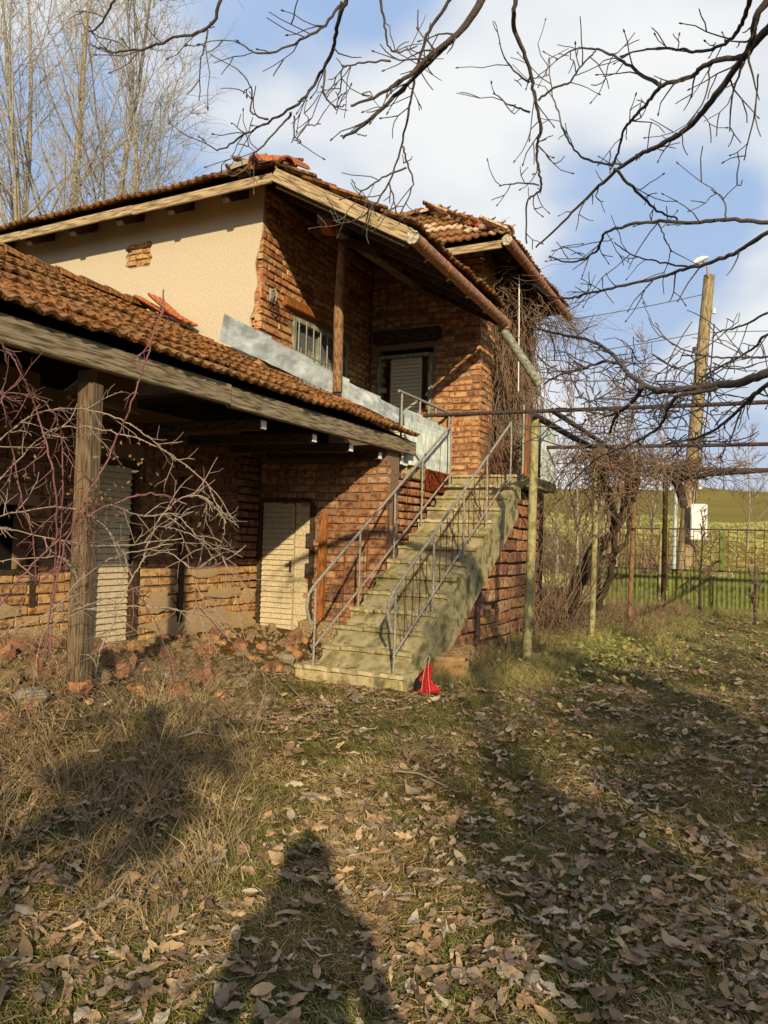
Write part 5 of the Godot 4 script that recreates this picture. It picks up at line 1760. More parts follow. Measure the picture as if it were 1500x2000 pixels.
# ---------------------------------------------------------------- dry creepers and vines
func make_vines() -> void:
	var g := RandomNumberGenerator.new()
	g.seed = 77
	var cm := MB.new()
	# curtain of the creeper over the set back side of the house
	for k in 620:
		var z := g.randf_range(-9.95, -11.75)
		var x := -3.3 + g.randf_range(-0.15, 0.16)
		var h0 := g.randf_range(1.2, 3.65)
		var p := w(x, h0, z)
		limb(cm, p, Vector3(g.randfn() * 0.15, -1, g.randfn() * 0.2), g.randf_range(0.5, 1.6), g.randf_range(0.004, 0.011), 0.003, 7, 0.16, -0.05, 3, g)
	for k in 260:
		var z := g.randf_range(-9.4, -12.3)
		var x := -3.3 + g.randf_range(0.0, 0.5) * (1.0 if z < -10.4 else 0.5)
		limb(cm, w(x, g.randf_range(3.3, 3.75), z), Vector3(g.randfn() * 0.6, -0.3 + g.randfn() * 0.3, g.randfn() * 0.6), g.randf_range(0.3, 0.9), 0.006, 0.002, 7, 0.3, -0.06, 3, g)
	for k in 90:
		limb(cm, w(-2.8 + g.randfn() * 0.06, g.randf_range(3.3, 3.7), -11.9 + g.randfn() * 0.3), Vector3(0.4 + g.randfn() * 0.4, -0.4 + g.randfn() * 0.5, g.randfn() * 0.4), g.randf_range(0.3, 1.3), 0.004, 0.0016, 8, 0.3, -0.07, 3, g)
	for k in 160:
		limb(cm, w(-3.2 + g.randfn() * 0.1, g.randf_range(0.9, 1.7), g.randf_range(-9.6, -11.6)), Vector3(0.35 + g.randfn() * 0.3, -0.6 + g.randfn() * 0.4, 0.2 + g.randfn() * 0.4), g.randf_range(0.4, 1.1), 0.006, 0.002, 7, 0.25, -0.05, 3, g)
	var o := part("dry_creeper", self, cm, M.vine)
	o.set_meta("kind", "stuff")
	tag(o, "reddish brown leafless creeper hanging down the right corner of the house", "creeper")

	# old grape vine: twisted trunks, and matted crowns on the pergola
	var V := thing("grape_vine", "old gnarled grape vine with a matted crown on the pergola corner", "vine")
	for q in [[0.075, 10.6, 10.1, [1090, 1240, 1128, 1150, 1160, 1090, 1190, 1050, 1222, 985, 1232, 900]], [0.065, 10.8, 10.2, [1165, 1190, 1192, 1125, 1200, 1060, 1196, 1000, 1180, 930, 1150, 880]], [0.05, 10.5, 10.0, [1130, 1160, 1150, 1080, 1205, 1030, 1240, 960, 1245, 880]], [0.04, 10.4, 10.2, [1110, 1200, 1165, 1100, 1215, 1070, 1228, 1010, 1200, 940]]]:
		var mb := MB.new()
		var a: Array = q[3]
		var n := a.size() / 2
		var ctrl: Array = []
		for i in n:
			ctrl.append(at(a[2 * i], a[2 * i + 1], lerpf(q[1], q[2], float(i) / (n - 1))))
		var pts: Array = []
		var rad: Array = []
		for i in n - 1:
			for k in 5:
				pts.append((ctrl[i] as Vector3).cubic_interpolate(ctrl[i + 1], ctrl[maxi(i - 1, 0)], ctrl[mini(i + 2, n - 1)], k / 5.0) + Vector3(g.randfn(), g.randfn(), g.randfn()) * 0.014)
				rad.append(q[0] * 0.72 * (0.8 + 0.5 * g.randf()))
		mb.tube(pts, rad, 7)
		part("vine_trunk", V, mb, M.vine_dark)
	var tm := MB.new()
	for k in 460:
		var c := w(-1.8 + g.randfn() * 0.26, 1.24 - absf(g.randfn()) * 0.13, -10.3 + g.randfn() * 0.4)
		if k % 3 == 0:
			c += Vector3(g.randfn() * 0.2 + 0.1, -absf(g.randfn()) * 0.25, 0)
		limb(tm, c, Vector3(g.randfn(), g.randfn() * 0.5 - 0.25, g.randfn()), g.randf_range(0.25, 0.9), 0.007, 0.003, 7, 0.35, -0.05, 3, g)
	for k in 70:
		limb(tm, w(-2.1 + g.randfn() * 0.3, g.randf_range(0.4, 1.1), -10.5 + g.randfn() * 0.4), Vector3(g.randfn() * 0.3, -1, g.randfn() * 0.3), g.randf_range(0.5, 1.5), 0.007, 0.003, 7, 0.3, -0.05, 3, g)
	part("matted_crown", V, tm, M.vine).set_meta("kind", "stuff")
	var V2 := thing("grape_vine", "flat nest of grape canes with a cut stub hanging from the far pergola bar", "vine")
	var sm2 := MB.new()
	var s0 := w(-1.2, 1.16, -12.5)
	sm2.tube([s0 + Vector3(-0.35, 0.1, 0), s0 + Vector3(-0.05, 0.0, 0), s0 + Vector3(0.06, -0.28, 0.02), s0 + Vector3(0.12, -0.52, 0.03)], [0.06, 0.075, 0.07, 0.06], 8)
	sm2.tube([s0 + Vector3(0.12, -0.5, 0.03), s0 + Vector3(0.17, -0.62, 0.03)], [0.03, 0.004], 5)
	sm2.tube([s0 + Vector3(0.02, -0.1, 0), s0 + Vector3(0.5, -0.03, 0.1), s0 + Vector3(1.3, 0.02, 0.0)], [0.05, 0.04, 0.03], 6)
	part("cut_stub", V2, sm2, M.vine_dark)
	tm = MB.new()
	for k in 330:
		var c := w(-1.2 + g.randfn() * 0.42, 1.24 + g.randfn() * 0.07, -12.5 + g.randfn() * 0.4)
		limb(tm, c, Vector3(g.randfn(), g.randfn() * 0.25, g.randfn()), g.randf_range(0.3, 0.9), 0.007, 0.003, 7, 0.3, 0.0, 3, g)
	part("matted_crown", V2, tm, M.vine).set_meta("kind", "stuff")
	# thicket at the foot of the house corner
	var bm := MB.new()
	for k in 190:
		var x := -2.5 + g.randfn() * 0.16
		var z := -10.6 + g.randfn() * 0.6
		limb(bm, Vector3(x, ground(x, z), z), Vector3(g.randfn() * 0.35, 1, g.randfn() * 0.35), g.randf_range(0.4, 1.7), 0.008, 0.003, 7, 0.16, -0.03, 3, g)
	for k in 260:
		var x := g.randf_range(-2.7, -1.2)
		var z := g.randf_range(-15.8, -10.6)
		limb(bm, Vector3(x, ground(x, z), z), Vector3(g.randfn() * 0.5, 1, g.randfn() * 0.5), g.randf_range(0.2, 0.8), 0.007, 0.002, 6, 0.2, -0.04, 3, g)
	for k in 160:
		var x := g.randf_range(-2.65, -2.2)
		var z := g.randf_range(-9.5, -6.6)
		limb(bm, Vector3(x, ground(x, z), z), Vector3(g.randfn() * 0.5, 1, g.randfn() * 0.5), g.randf_range(0.15, 0.5), 0.005, 0.002, 5, 0.2, -0.04, 3, g)
	o = part("dry_thicket", self, bm, M.vine)
	o.set_meta("kind", "stuff")
	tag(o, "dry brown thicket of stems at the foot of the house corner", "thicket")
	# tangle of dead brush at the left, thin arching stems
	bm = MB.new()
	for k in 330:
		var q := view_pt(g.randf_range(-2.35, -1.0), g.randf_range(3.3, 5.2))
		if k % 3 == 0:
			q = view_pt(g.randf_range(-2.4, -1.5), g.randf_range(3.4, 4.6))
		var a := g.randf() * TAU
		limb(bm, Vector3(q.x, ground(q.x, q.y), q.y), Vector3(cos(a) * 0.8, 0.8, sin(a) * 0.8), g.randf_range(0.25, 0.85), g.randf_range(0.0018, 0.0042), 0.001, 8, 0.16, -0.1, 3, g)
	o = part("dead_brush", self, bm, M.vine)
	o.set_meta("kind", "stuff")
	tag(o, "low tangle of dead brown brush at the left below the bramble", "brush")
	# thin bare shrub in front of the gate on the right
	bare_tree("thin bare shrub standing in front of the right half of the gate", Vector3(-1.05, ground(-1.05, -15.6), -15.6), 1.9, 0.03, Vector3.ZERO, 401, 12, M.vine_dark, M.vine, "", 0.9, 0.15)
	bare_tree("low twiggy shrub at the right edge in front of the gate", Vector3(-0.1, ground(-0.1, -14.4), -14.4), 1.1, 0.02, Vector3.ZERO, 402, 14, M.vine_dark, M.vine, "", 0.9, 0.05)


# ---------------------------------------------------------------- rubble
func lump(g: RandomNumberGenerator, boxy: float) -> ArrayMesh:
	# a rough stone or brick bat of unit size, made from a twice cut box
	var mb := MB.new()
	var st := SphereMesh.new()
	var n := 8
	var rings := 4
	var grid: Array = []
	for j in rings + 1:
		var th := PI * j / rings
		for i in n:
			var ph := TAU * i / n
			var d := Vector3(sin(th) * cos(ph), cos(th), sin(th) * sin(ph))
			var k := 1.0 / pow(pow(absf(d.x), boxy) + pow(absf(d.y), boxy) + pow(absf(d.z), boxy), 1.0 / boxy)
			grid.append(d * k * 0.5 * (0.88 + 0.17 * g.randf()))
	for j in rings:
		for i in n:
			var a := j * n + i
			var b := j * n + (i + 1) % n
			mb.quad(grid[a], grid[b], grid[b + n], grid[a + n])
	return mb.mesh()


func make_rubble() -> void:
	var g := RandomNumberGenerator.new()
	g.seed = 88
	var shapes: Array = []
	for k in 6:
		shapes.append(lump(g, 10.0 if k < 4 else 2.6))
	# brick bats on the bank under the porch and along the wing wall
	for k in 190:
		var x := 0.0
		var z := 0.0
		if k < 120:
			x = -4.4 + clampf(g.randfn(), -1.8, 1.6) * 0.42
			z = -3.6 + clampf(g.randfn(), -2.0, 1.5) * 0.6
		else:
			x = g.randf_range(-5.1, -3.9)
			z = g.randf_range(-7.2, -4.3)
		var s := g.randf_range(0.05, 0.13) * (1.3 if g.randf() < 0.15 else 1.0)
		var t := Transform3D(Basis(Vector3(g.randfn(), g.randfn() * 2.0, g.randfn()).normalized(), g.randf() * TAU), Vector3(x, ground(x, z) + s * 0.05 + (0.04 * g.randf() if k < 120 else 0.0), z)).scaled_local(Vector3(s * 1.5, s * 0.7, s))
		var mm: Material = [M.brick_tan[3], M.brick_low[2], M.brick_low[4], M.mortar_tan, M.brick_low[0], M.brick_shade_dark[2]][g.randi() % 6]
		tag(inst("broken_brick", self, shapes[g.randi() % 4], mm, t), "broken orange brick in the rubble along the porch", "brick", "broken bricks under the porch")
	var crumbs: Array = []
	for k in 1400:
		var x := -4.4 + clampf(g.randfn(), -1.8, 2.2) * 0.5
		var z := -3.6 + clampf(g.randfn(), -2.2, 1.6) * 0.7
		if k % 2:
			x = g.randf_range(-5.25, -3.8)
			z = g.randf_range(-7.3, -4.0)
		var s := g.randf_range(0.012, 0.05)
		crumbs.append(Transform3D(Basis(Vector3(g.randfn(), g.randfn(), g.randfn()).normalized(), g.randf() * TAU), Vector3(x, ground(x, z) + s * 0.1, z)).scaled_local(Vector3(s * 1.4, s * 0.8, s)))
	tag(stuff("brick_crumbs", self, shapes[1], M.mortar_tan, crumbs), "brick crumbs and mortar rubble strewn along the porch wall", "rubble")
	# single stones that stand out, each where it lies
	for q in [[238, 1318, 0.1, "pale rounded stone on top of the rubble right of the porch post"], [350, 1322, 0.09, "whitish stone in the rubble below the wing wall"], [472, 1333, 0.1, "white stone chip lying alone left of the stairs"], [400, 1310, 0.1, "buff stone beside the wing wall rubble"], [318, 1322, 0.11, "long buff stone against the wing wall foot"], [60, 1378, 0.14, "long grey stone at the left edge of the rubble"], [265, 1350, 0.11, "reddish brick bat in front of the porch post"], [430, 1362, 0.1, "flat reddish stone in the grass before the wing wall"], [520, 1365, 0.09, "small buff stone in the grass left of the stairs"], [560, 1290, 0.13, "mossy stone beside the bottom step"], [700, 1362, 0.07, "small pale stone in front of the bottom step"], [985, 1195, 0.1, "stone at the foot of the block wall"]]:
		var p := on_ground(q[0], q[1] + 6)
		var t := Transform3D(Basis(Vector3.UP, g.randf() * TAU), p + Vector3(0, q[2] * 0.2, 0)).scaled_local(Vector3(q[2] * 1.5, q[2] * 0.8, q[2]))
		tag(inst("stone", self, shapes[4 + g.randi() % 2], M.stone if not "reddish" in q[3] else M.brick[1], t), q[3], "stone")
	# larger blocks lying under the staircase
	for q in [[-2.62, -6.75, 0.34, 0.26, 0.3, "tilted buff block lying beside the staircase"], [-2.7, -7.15, 0.3, 0.2, 0.42, "second block behind the tilted one beside the staircase"]]:
		var bm := MB.new()
		bm.box(Transform3D(Basis(Vector3(0.2, 1, 0.1).normalized(), 0.3), Vector3.ZERO), Vector3(q[2], q[3], q[4]), 0.025)
		var o := part("loose_block", self, bm, M.brick_tan[0])
		o.position = Vector3(q[0], ground(q[0], q[1]) + 0.1, q[1])
		tag(o, q[5], "block")


# ---------------------------------------------------------------- small single things
func make_small_things() -> void:
	var g := RandomNumberGenerator.new()
	g.seed = 99
	# torn red plastic bag leaning on the foot of the stairs
	var base := on_ground(828, 1356)
	var B := thing("red_plastic_bag", "torn red plastic bag with white stripes slumped against the bottom of the stairs", "bag", "", base)
	B.scale = Vector3.ONE * 0.86
	var bm := MB.new()
	var n := 26
	var rows := 12
	var grid: Array = []
	for j in rows + 1:
		var t := float(j) / rows
		for i in n + 1:
			var an := PI * 1.5 * i / n - 0.9
			var r := lerpf(0.095, 0.02, pow(t, 0.8)) * (1.0 + 0.4 * sin(an * 5.0 + t * 6.0) * (0.5 + t) + 0.25 * wob.get_noise_3d(an * 60.0, t * 160.0, 5.0))
			grid.append(Vector3(cos(an) * r + 0.04 * t * t + 0.012 * sin(t * 9.0), 0.27 * t + 0.02 * sin(an * 7.0 + t * 3.0), sin(an) * r * 0.7))
	for j in rows:
		for i in n:
			var a := j * (n + 1) + i
			bm.quad(grid[a], grid[a + n + 1], grid[a + n + 2], grid[a + 1])
	part("bag_body", B, bm, M.red)
	var ins := MB.new()
	ins.tube([Vector3(-0.055, 0.01, 0.0), Vector3(-0.05, 0.1, 0.0), Vector3(-0.01, 0.2, 0.0)], [0.06, 0.05, 0.012], 8)
	part("dark_inside", B, ins, M.black)  # black tube filling the inside of the bag
	var hd := MB.new()
	hd.tube([Vector3(0.0, 0.27, 0.02), Vector3(0.02, 0.33, 0.02), Vector3(0.045, 0.36, 0.02), Vector3(0.06, 0.34, 0.02), Vector3(0.05, 0.26, 0.03)], [0.004, 0.005, 0.005, 0.004, 0.004], 5)
	part("handle", B, hd, M.plaster_pale)
	for i in 2:
		var st := MB.new()
		st.tube([Vector3(0.03 + 0.03 * i, 0.29, 0.045), Vector3(0.02 + 0.05 * i, 0.17, 0.075), Vector3(0.01 + 0.09 * i, 0.02, 0.09)], [0.003, 0.004, 0.003], 5)
		part("white_stripe", B, st, M.plaster_pale)
	var fl := MB.new()
	fl.slab([Vector3(0.06, 0.012, 0.05), Vector3(0.2, 0.02, 0.09), Vector3(0.17, 0.035, 0.0), Vector3(0.07, 0.1, -0.02)], Vector3(0, 0.004, 0))
	part("torn_flap", B, fl, M.red)
	# old lamp bracket with a coil of wire on the plaster corner
	var L := thing("wall_lamp_bracket", "dark iron lamp bracket with coiled wire on the brick corner of the house", "lamp bracket", "", w(-4.97, 2.66, -6.95))
	var rm := MB.new()
	for k in 2:
		var pts: Array = []
		for i in 15:
			var an := TAU * i / 14.0
			pts.append(Vector3(0.03 + 0.02 * k + 0.01 * sin(an * 2.0), -0.05 + 0.06 * sin(an), 0.075 * cos(an) - 0.02 * k))
		rm.tube(pts, pts.map(func(_p): return 0.006), 5)
	part("wire_coil", L, rm, M.rust_dark)
	var am := MB.new()
	am.tube([Vector3(0, 0.1, 0), Vector3(0.05, 0.12, 0), Vector3(0.08, 0.06, 0.0), Vector3(0.06, -0.02, 0)], [0.01, 0.01, 0.009, 0.008], 6)
	part("bracket_arm", L, am, M.iron)
	var pl := MB.new()
	pl.box(Transform3D(Basis(), Vector3(0.0, 0.05, 0)), Vector3(0.03, 0.16, 0.07), 0.008)
	part("back_plate", L, pl, M.iron)
	# long dry stems and sticks lying about
	var sticks: Array = [[560, 1340, 640, 1445, 0.008, "thin dark stick leaning in the grass left of the stairs"], [970, 1345, 1060, 1380, 0.009, "grey stick lying in the leaves before the tall pole"], [345, 1452, 450, 1450, 0.006, "pale straw stem lying across the dry grass"], [770, 1520, 900, 1560, 0.006, "thin twig among the leaves in the middle of the yard"], [1180, 1395, 1290, 1420, 0.007, "dark twig lying on the shaded right lawn"]]
	for q in sticks:
		var a := on_ground(q[0], q[1])
		var b := on_ground(q[2], q[3])
		var sb := MB.new()
		sb.tube([a + Vector3(0, 0.02, 0), a.lerp(b, 0.4) + Vector3(0, 0.06, 0.02), b + Vector3(0, 0.02, 0)], [q[4], q[4] * 0.9, q[4] * 0.5], 6)
		tag(part("stick", self, sb, M.bramble_pale), q[5], "stick")


# ---------------------------------------------------------------- leaves and grass
func leaf_mesh(g: RandomNumberGenerator, curl: float, fold: float, torn := false) -> ArrayMesh:
	# walnut leaflet, unit length along z
	var mb := MB.new()
	var n := 7
	var L: Array = []
	var C: Array = []
	var R: Array = []
	var tw := g.randfn() * 0.5
	for i in n + 1:
		var t := float(i) / n
		var wd := 0.23 * pow(sin(PI * pow(t, 0.8)), 0.8) + 0.004
		if torn:
			wd *= g.randf_range(0.45, 1.1)
		var y := curl * 0.55 * (4.0 * (t - 0.5) * (t - 0.5)) + 0.02 * g.randfn()
		var c := Vector3(0.06 * sin(t * 3.0 + tw), y, t - 0.5)
		var up := fold * wd * (0.7 + 0.5 * g.randf())
		C.append(c)
		L.append(c + Vector3(-wd, up + 0.03 * g.randfn(), 0.0))
		R.append(c + Vector3(wd * (g.randf_range(0.3, 1.1) if torn else 1.0), up * (0.5 + g.randf()) + 0.03 * g.randfn(), 0.0))
	for i in n:
		mb.quad(C[i], L[i], L[i + 1], C[i + 1])
		mb.quad(R[i], C[i], C[i + 1], R[i + 1])
	mb.tube([Vector3(0.0, C[0].y, -0.5), Vector3(0.02, C[0].y + 0.03, -0.6)], [0.008, 0.006], 3)
	return mb.mesh()


func tuft_mesh(g: RandomNumberGenerator, blades: int, spread: float, lean: float, wd: float) -> ArrayMesh:
	var mb := MB.new()
	for k in blades:
		var p := Vector3(g.randfn() * spread, 0, g.randfn() * spread)
		var d := Vector3(g.randfn() * lean, 1, g.randfn() * lean).normalized()
		var s := d.cross(Vector3(g.randfn(), 0.2, g.randfn())).normalized() * wd
		var ln := g.randf_range(0.5, 1.1)
		var m := p + d * ln * 0.55
		var bend := Vector3(d.x * 1.6 + 0.3 * g.randfn(), 0.35 * g.randf(), d.z * 1.6 + 0.3 * g.randfn())
		var e := m + (d * 0.4 + bend * 0.6).normalized() * ln * 0.5
		mb.quad(p - s, m - s * 0.8, m + s * 0.8, p + s)
		mb.tri(m - s * 0.8, e, m + s * 0.8)
	return mb.mesh()


func view_pt(x: float, d: float) -> Vector2:
	# x and d metres right of and ahead of the camera's foot
	var r := Vector2(0.894, 0.447)
	r = Vector2(cos(deg_to_rad(26.57)), -sin(deg_to_rad(26.57)))
	var f := Vector2(-sin(deg_to_rad(26.57)), -cos(deg_to_rad(26.57)))
	return r * x + f * d


func make_litter() -> void:
	var g := RandomNumberGenerator.new()
	g.seed = 111
	var leaves: Array = []
	for k in 10:
		leaves.append(leaf_mesh(g, g.randf_range(-0.1, 0.3), g.randf_range(-0.2, 0.7), k >= 5))
	var tones: Array = [Color(0.35, 0.22, 0.115), Color(0.25, 0.155, 0.08), Color(0.43, 0.295, 0.16), Color(0.15, 0.1, 0.06), Color(0.38, 0.31, 0.21), Color(0.29, 0.195, 0.105), Color(0.22, 0.165, 0.115)]
	# near leaves one by one, the others as one layer
	var near: Array = []
	var where: Array = [[], [], [], [], [], [], [], [], [], []]
	var cols: Array = [[], [], [], [], [], [], [], [], [], []]
	for k in 37000:
		var d := 1.6 + 12.5 * pow(g.randf(), 1.25)
		var x := g.randf_range(-0.62, 0.62) * d * (1.0 if g.randf() < 0.78 else 1.7)
		var q := view_pt(x, d)
		if q.x < -2.6 and q.x > -5.4 and q.y < -5.7 or q.x < -5.2:
			continue
		var dens := 0.5 + 1.3 * wob.get_noise_2d(q.x * 17.0 + 300.0, q.y * 17.0)
		dens += 0.25 * sm(4.5, 2.8, d) - 0.25 * sm(-0.3, -1.6, x / d * 3.0) * sm(4.0, 5.5, d) + 0.2 * sm(0.0, 1.5, x)
		dens -= 0.3 * sm(9.0, 13.0, d)
		if g.randf() > dens:
			continue
		var s := g.randf_range(0.05, 0.115) * (1.0 if g.randf() < 0.6 else 0.5)
		var b := Basis(Vector3.UP, g.randf() * TAU) * Basis(Vector3(1, 0, 0), g.randfn() * 0.2) * Basis(Vector3(0, 0, 1), g.randfn() * 0.28)
		if g.randf() < 0.25:
			b = b * Basis(Vector3(0, 0, 1), PI)
		var t := Transform3D(b, Vector3(q.x, ground(q.x, q.y) + 0.012 + 0.03 * g.randf(), q.y)).scaled_local(Vector3(s * g.randf_range(0.6, 1.25), s, s))
		var kind := g.randi() % 10
		var cc: Color = tones[g.randi() % 7]
		if d < 3.3 and absf(x / d) < 0.53 and d > 2.35 and near.size() < 300:
			near.append([kind, t])
		else:
			where[kind].append(t)
			cols[kind].append(cc * g.randf_range(0.75, 1.2))
	for q in near:
		tag(inst("fallen_leaf", self, leaves[q[0]], M.leaf[g.randi() % 5], q[1]), "curled brown fallen walnut leaf on the grass near the viewer", "leaf", "fallen leaves in the foreground")
	for k in 10:
		var o := stuff("leaf_litter", self, leaves[k], M.leafmm, where[k], cols[k])
		tag(o, "scattered brown leaf litter over the yard", "leaf litter", "leaf litter over the yard")
	var ws: Array = []
	var cs: Array = []
	for k in 150:
		var st := g.randi_range(0, 12)
		var s := g.randf_range(0.04, 0.09)
		ws.append(Transform3D(Basis(Vector3.UP, g.randf() * TAU) * Basis(Vector3(1, 0, 0), g.randfn() * 0.2), Vector3(-3.64 + 0.86 * g.randf() * (0.4 + 0.6 * g.randf()), EYE - 1.125 + 0.155 * st, -5.83 - 0.265 * st - g.randf_range(0.08, 0.26))).scaled_local(Vector3(s, s, s)))
		cs.append(tones[g.randi() % 7])
	tag(stuff("leaves_on_steps", self, leaves[8], M.leafmm, ws, cs), "dead leaves caught on the treads of the staircase", "leaf litter")
	# grass and straw
	var short_a := tuft_mesh(g, 9, 0.35, 0.7, 0.035)
	var short_b := tuft_mesh(g, 8, 0.4, 1.1, 0.03)
	var tall := tuft_mesh(g, 9, 0.12, 0.55, 0.0085)
	var flat := tuft_mesh(g, 6, 0.5, 3.5, 0.012)
	var W: Array = [[], [], [], []]
	var K: Array = [[], [], [], []]
	for k in 72000:
		var d := 1.7 + 13.5 * pow(g.randf(), 1.5)
		var x := g.randf_range(-0.64, 0.64) * d * (1.0 if g.randf() < 0.8 else 1.7)
		var q := view_pt(x, d)
		if q.x < -2.7 and q.x > -5.4 and q.y < -5.8 or q.x < -5.3:
			continue
		var gr := sm(-0.2, 0.3, wob.get_noise_2d(q.x * 22.0, q.y * 22.0) + 0.35 * sm(-6.0, -11.0, q.y) * sm(-3.0, -1.0, q.x) + 0.1)
		var y := ground(q.x, q.y) - 0.005
		var green := Color(0.11, 0.125, 0.035).lerp(Color(0.22, 0.2, 0.07), g.randf())
		var straw := Color(0.42, 0.31, 0.14).lerp(Color(0.56, 0.44, 0.23), g.randf()).lerp(Color(0.28, 0.2, 0.1), g.randf() * 0.6)
		var kind := 0
		var s := g.randf_range(0.025, 0.065)
		var c := green
		if g.randf() > gr * 0.64 + 0.2:
			kind = 3 if g.randf() < 0.36 else 1
			c = straw
			s = g.randf_range(0.05, 0.115) if kind == 3 else s
		elif g.randf() < 0.5:
			kind = 1
		if d > 8.0:
			s *= 1.4
		W[kind].append(Transform3D(Basis(Vector3.UP, g.randf() * TAU), Vector3(q.x, y, q.y)).scaled_local(Vector3(s, s, s)))
		K[kind].append(c)
	# long dry grass on the left
	for k in 700:
		var px := g.randf_range(-60.0, 520.0)
		var py := 1350.0 + 300.0 * g.randf() - maxf(0.0, px - 330.0) * 0.15
		var dd := 1.35 * F / (py - 1045.0)
		var d := dd + g.randfn() * 0.35
		var x := (px - 750.0) / F * d
		var q := view_pt(x, d)
		if q.x < -5.2:
			continue
		var s := g.randf_range(0.08, 0.3)
		var straw := Color(0.32, 0.23, 0.11).lerp(Color(0.5, 0.39, 0.21), g.randf()).lerp(Color(0.13, 0.095, 0.055), g.randf() * 0.8)
		W[2].append(Transform3D(Basis(Vector3.UP, g.randf() * TAU), Vector3(q.x, ground(q.x, q.y) - 0.01, q.y)).scaled_local(Vector3(s, s, s)))
		K[2].append(straw)
	# rank grass by the wall and along the gate
	for k in 2600:
		var a := g.randf()
		var q := Vector2(g.randf_range(-2.7, -1.7), g.randf_range(-10.5, -6.4))
		if a < 0.3:
			q = Vector2(g.randf_range(-2.8, 1.5), g.randf_range(-16.4, -15.4))
		elif a < 0.55:
			q = Vector2(g.randf_range(-2.7, -0.9), g.randf_range(-14.0, -9.0))
		var s := g.randf_range(0.1, 0.3)
		var c := Color(0.36, 0.27, 0.12).lerp(Color(0.2, 0.21, 0.06), g.randf())
		W[2].append(Transform3D(Basis(Vector3.UP, g.randf() * TAU), Vector3(q.x, ground(q.x, q.y) - 0.01, q.y)).scaled_local(Vector3(s, s, s)))
		K[2].append(c)
	# pasture beyond the gate
	for k in 9000:
		var q := Vector2(g.randf_range(-14.0, 16.0), g.randf_range(-48.0, -17.2))
		var s := g.randf_range(0.12, 0.3)
		W[1].append(Transform3D(Basis(Vector3.UP, g.randf() * TAU), Vector3(q.x, ground(q.x, q.y) - 0.01, q.y)).scaled_local(Vector3(s, s, s)))
		K[1].append(Color(0.58, 0.52, 0.21).lerp(Color(0.42, 0.45, 0.15), g.randf()))
	var ms: Array = [short_a, short_b, tall, flat]
	var nm: Array = ["short_grass", "grass", "long_dry_grass", "fallen_straw"]
	var lb: Array = ["short green grass showing between the fallen leaves", "thin mixed grass of yard and pasture", "long dry straw coloured grass at the left and by the walls", "flattened dead straw lying on the ground"]
	for k in 4:
		tag(stuff(nm[k], self, ms[k], M.straw, W[k], K[k]), lb[k], "grass")
	# low ivy-like weeds by the pergola posts
	var wl: Array = []
	var wc: Array = []
	for k in 2600:
		var q := Vector2(-1.9 + g.randfn() * 0.5, -9.3 + g.randfn() * 1.1)
		var s := g.randf_range(0.03, 0.065)
		var t := Transform3D(Basis(Vector3(g.randfn(), g.randfn() * 2.0, g.randfn()).normalized(), g.randf() * TAU), Vector3(q.x, ground(q.x, q.y) + 0.2 * g.randf() * g.randf(), q.y)).scaled_local(Vector3(s * 1.6, s, s))
		wl.append(t)
		wc.append(Color(0.16, 0.19, 0.05).lerp(Color(0.34, 0.3, 0.1), g.randf()))
	tag(stuff("low_weeds", self, leaves[1], M.leafmm, wl, wc), "low yellow green weeds around the pergola posts", "weeds")


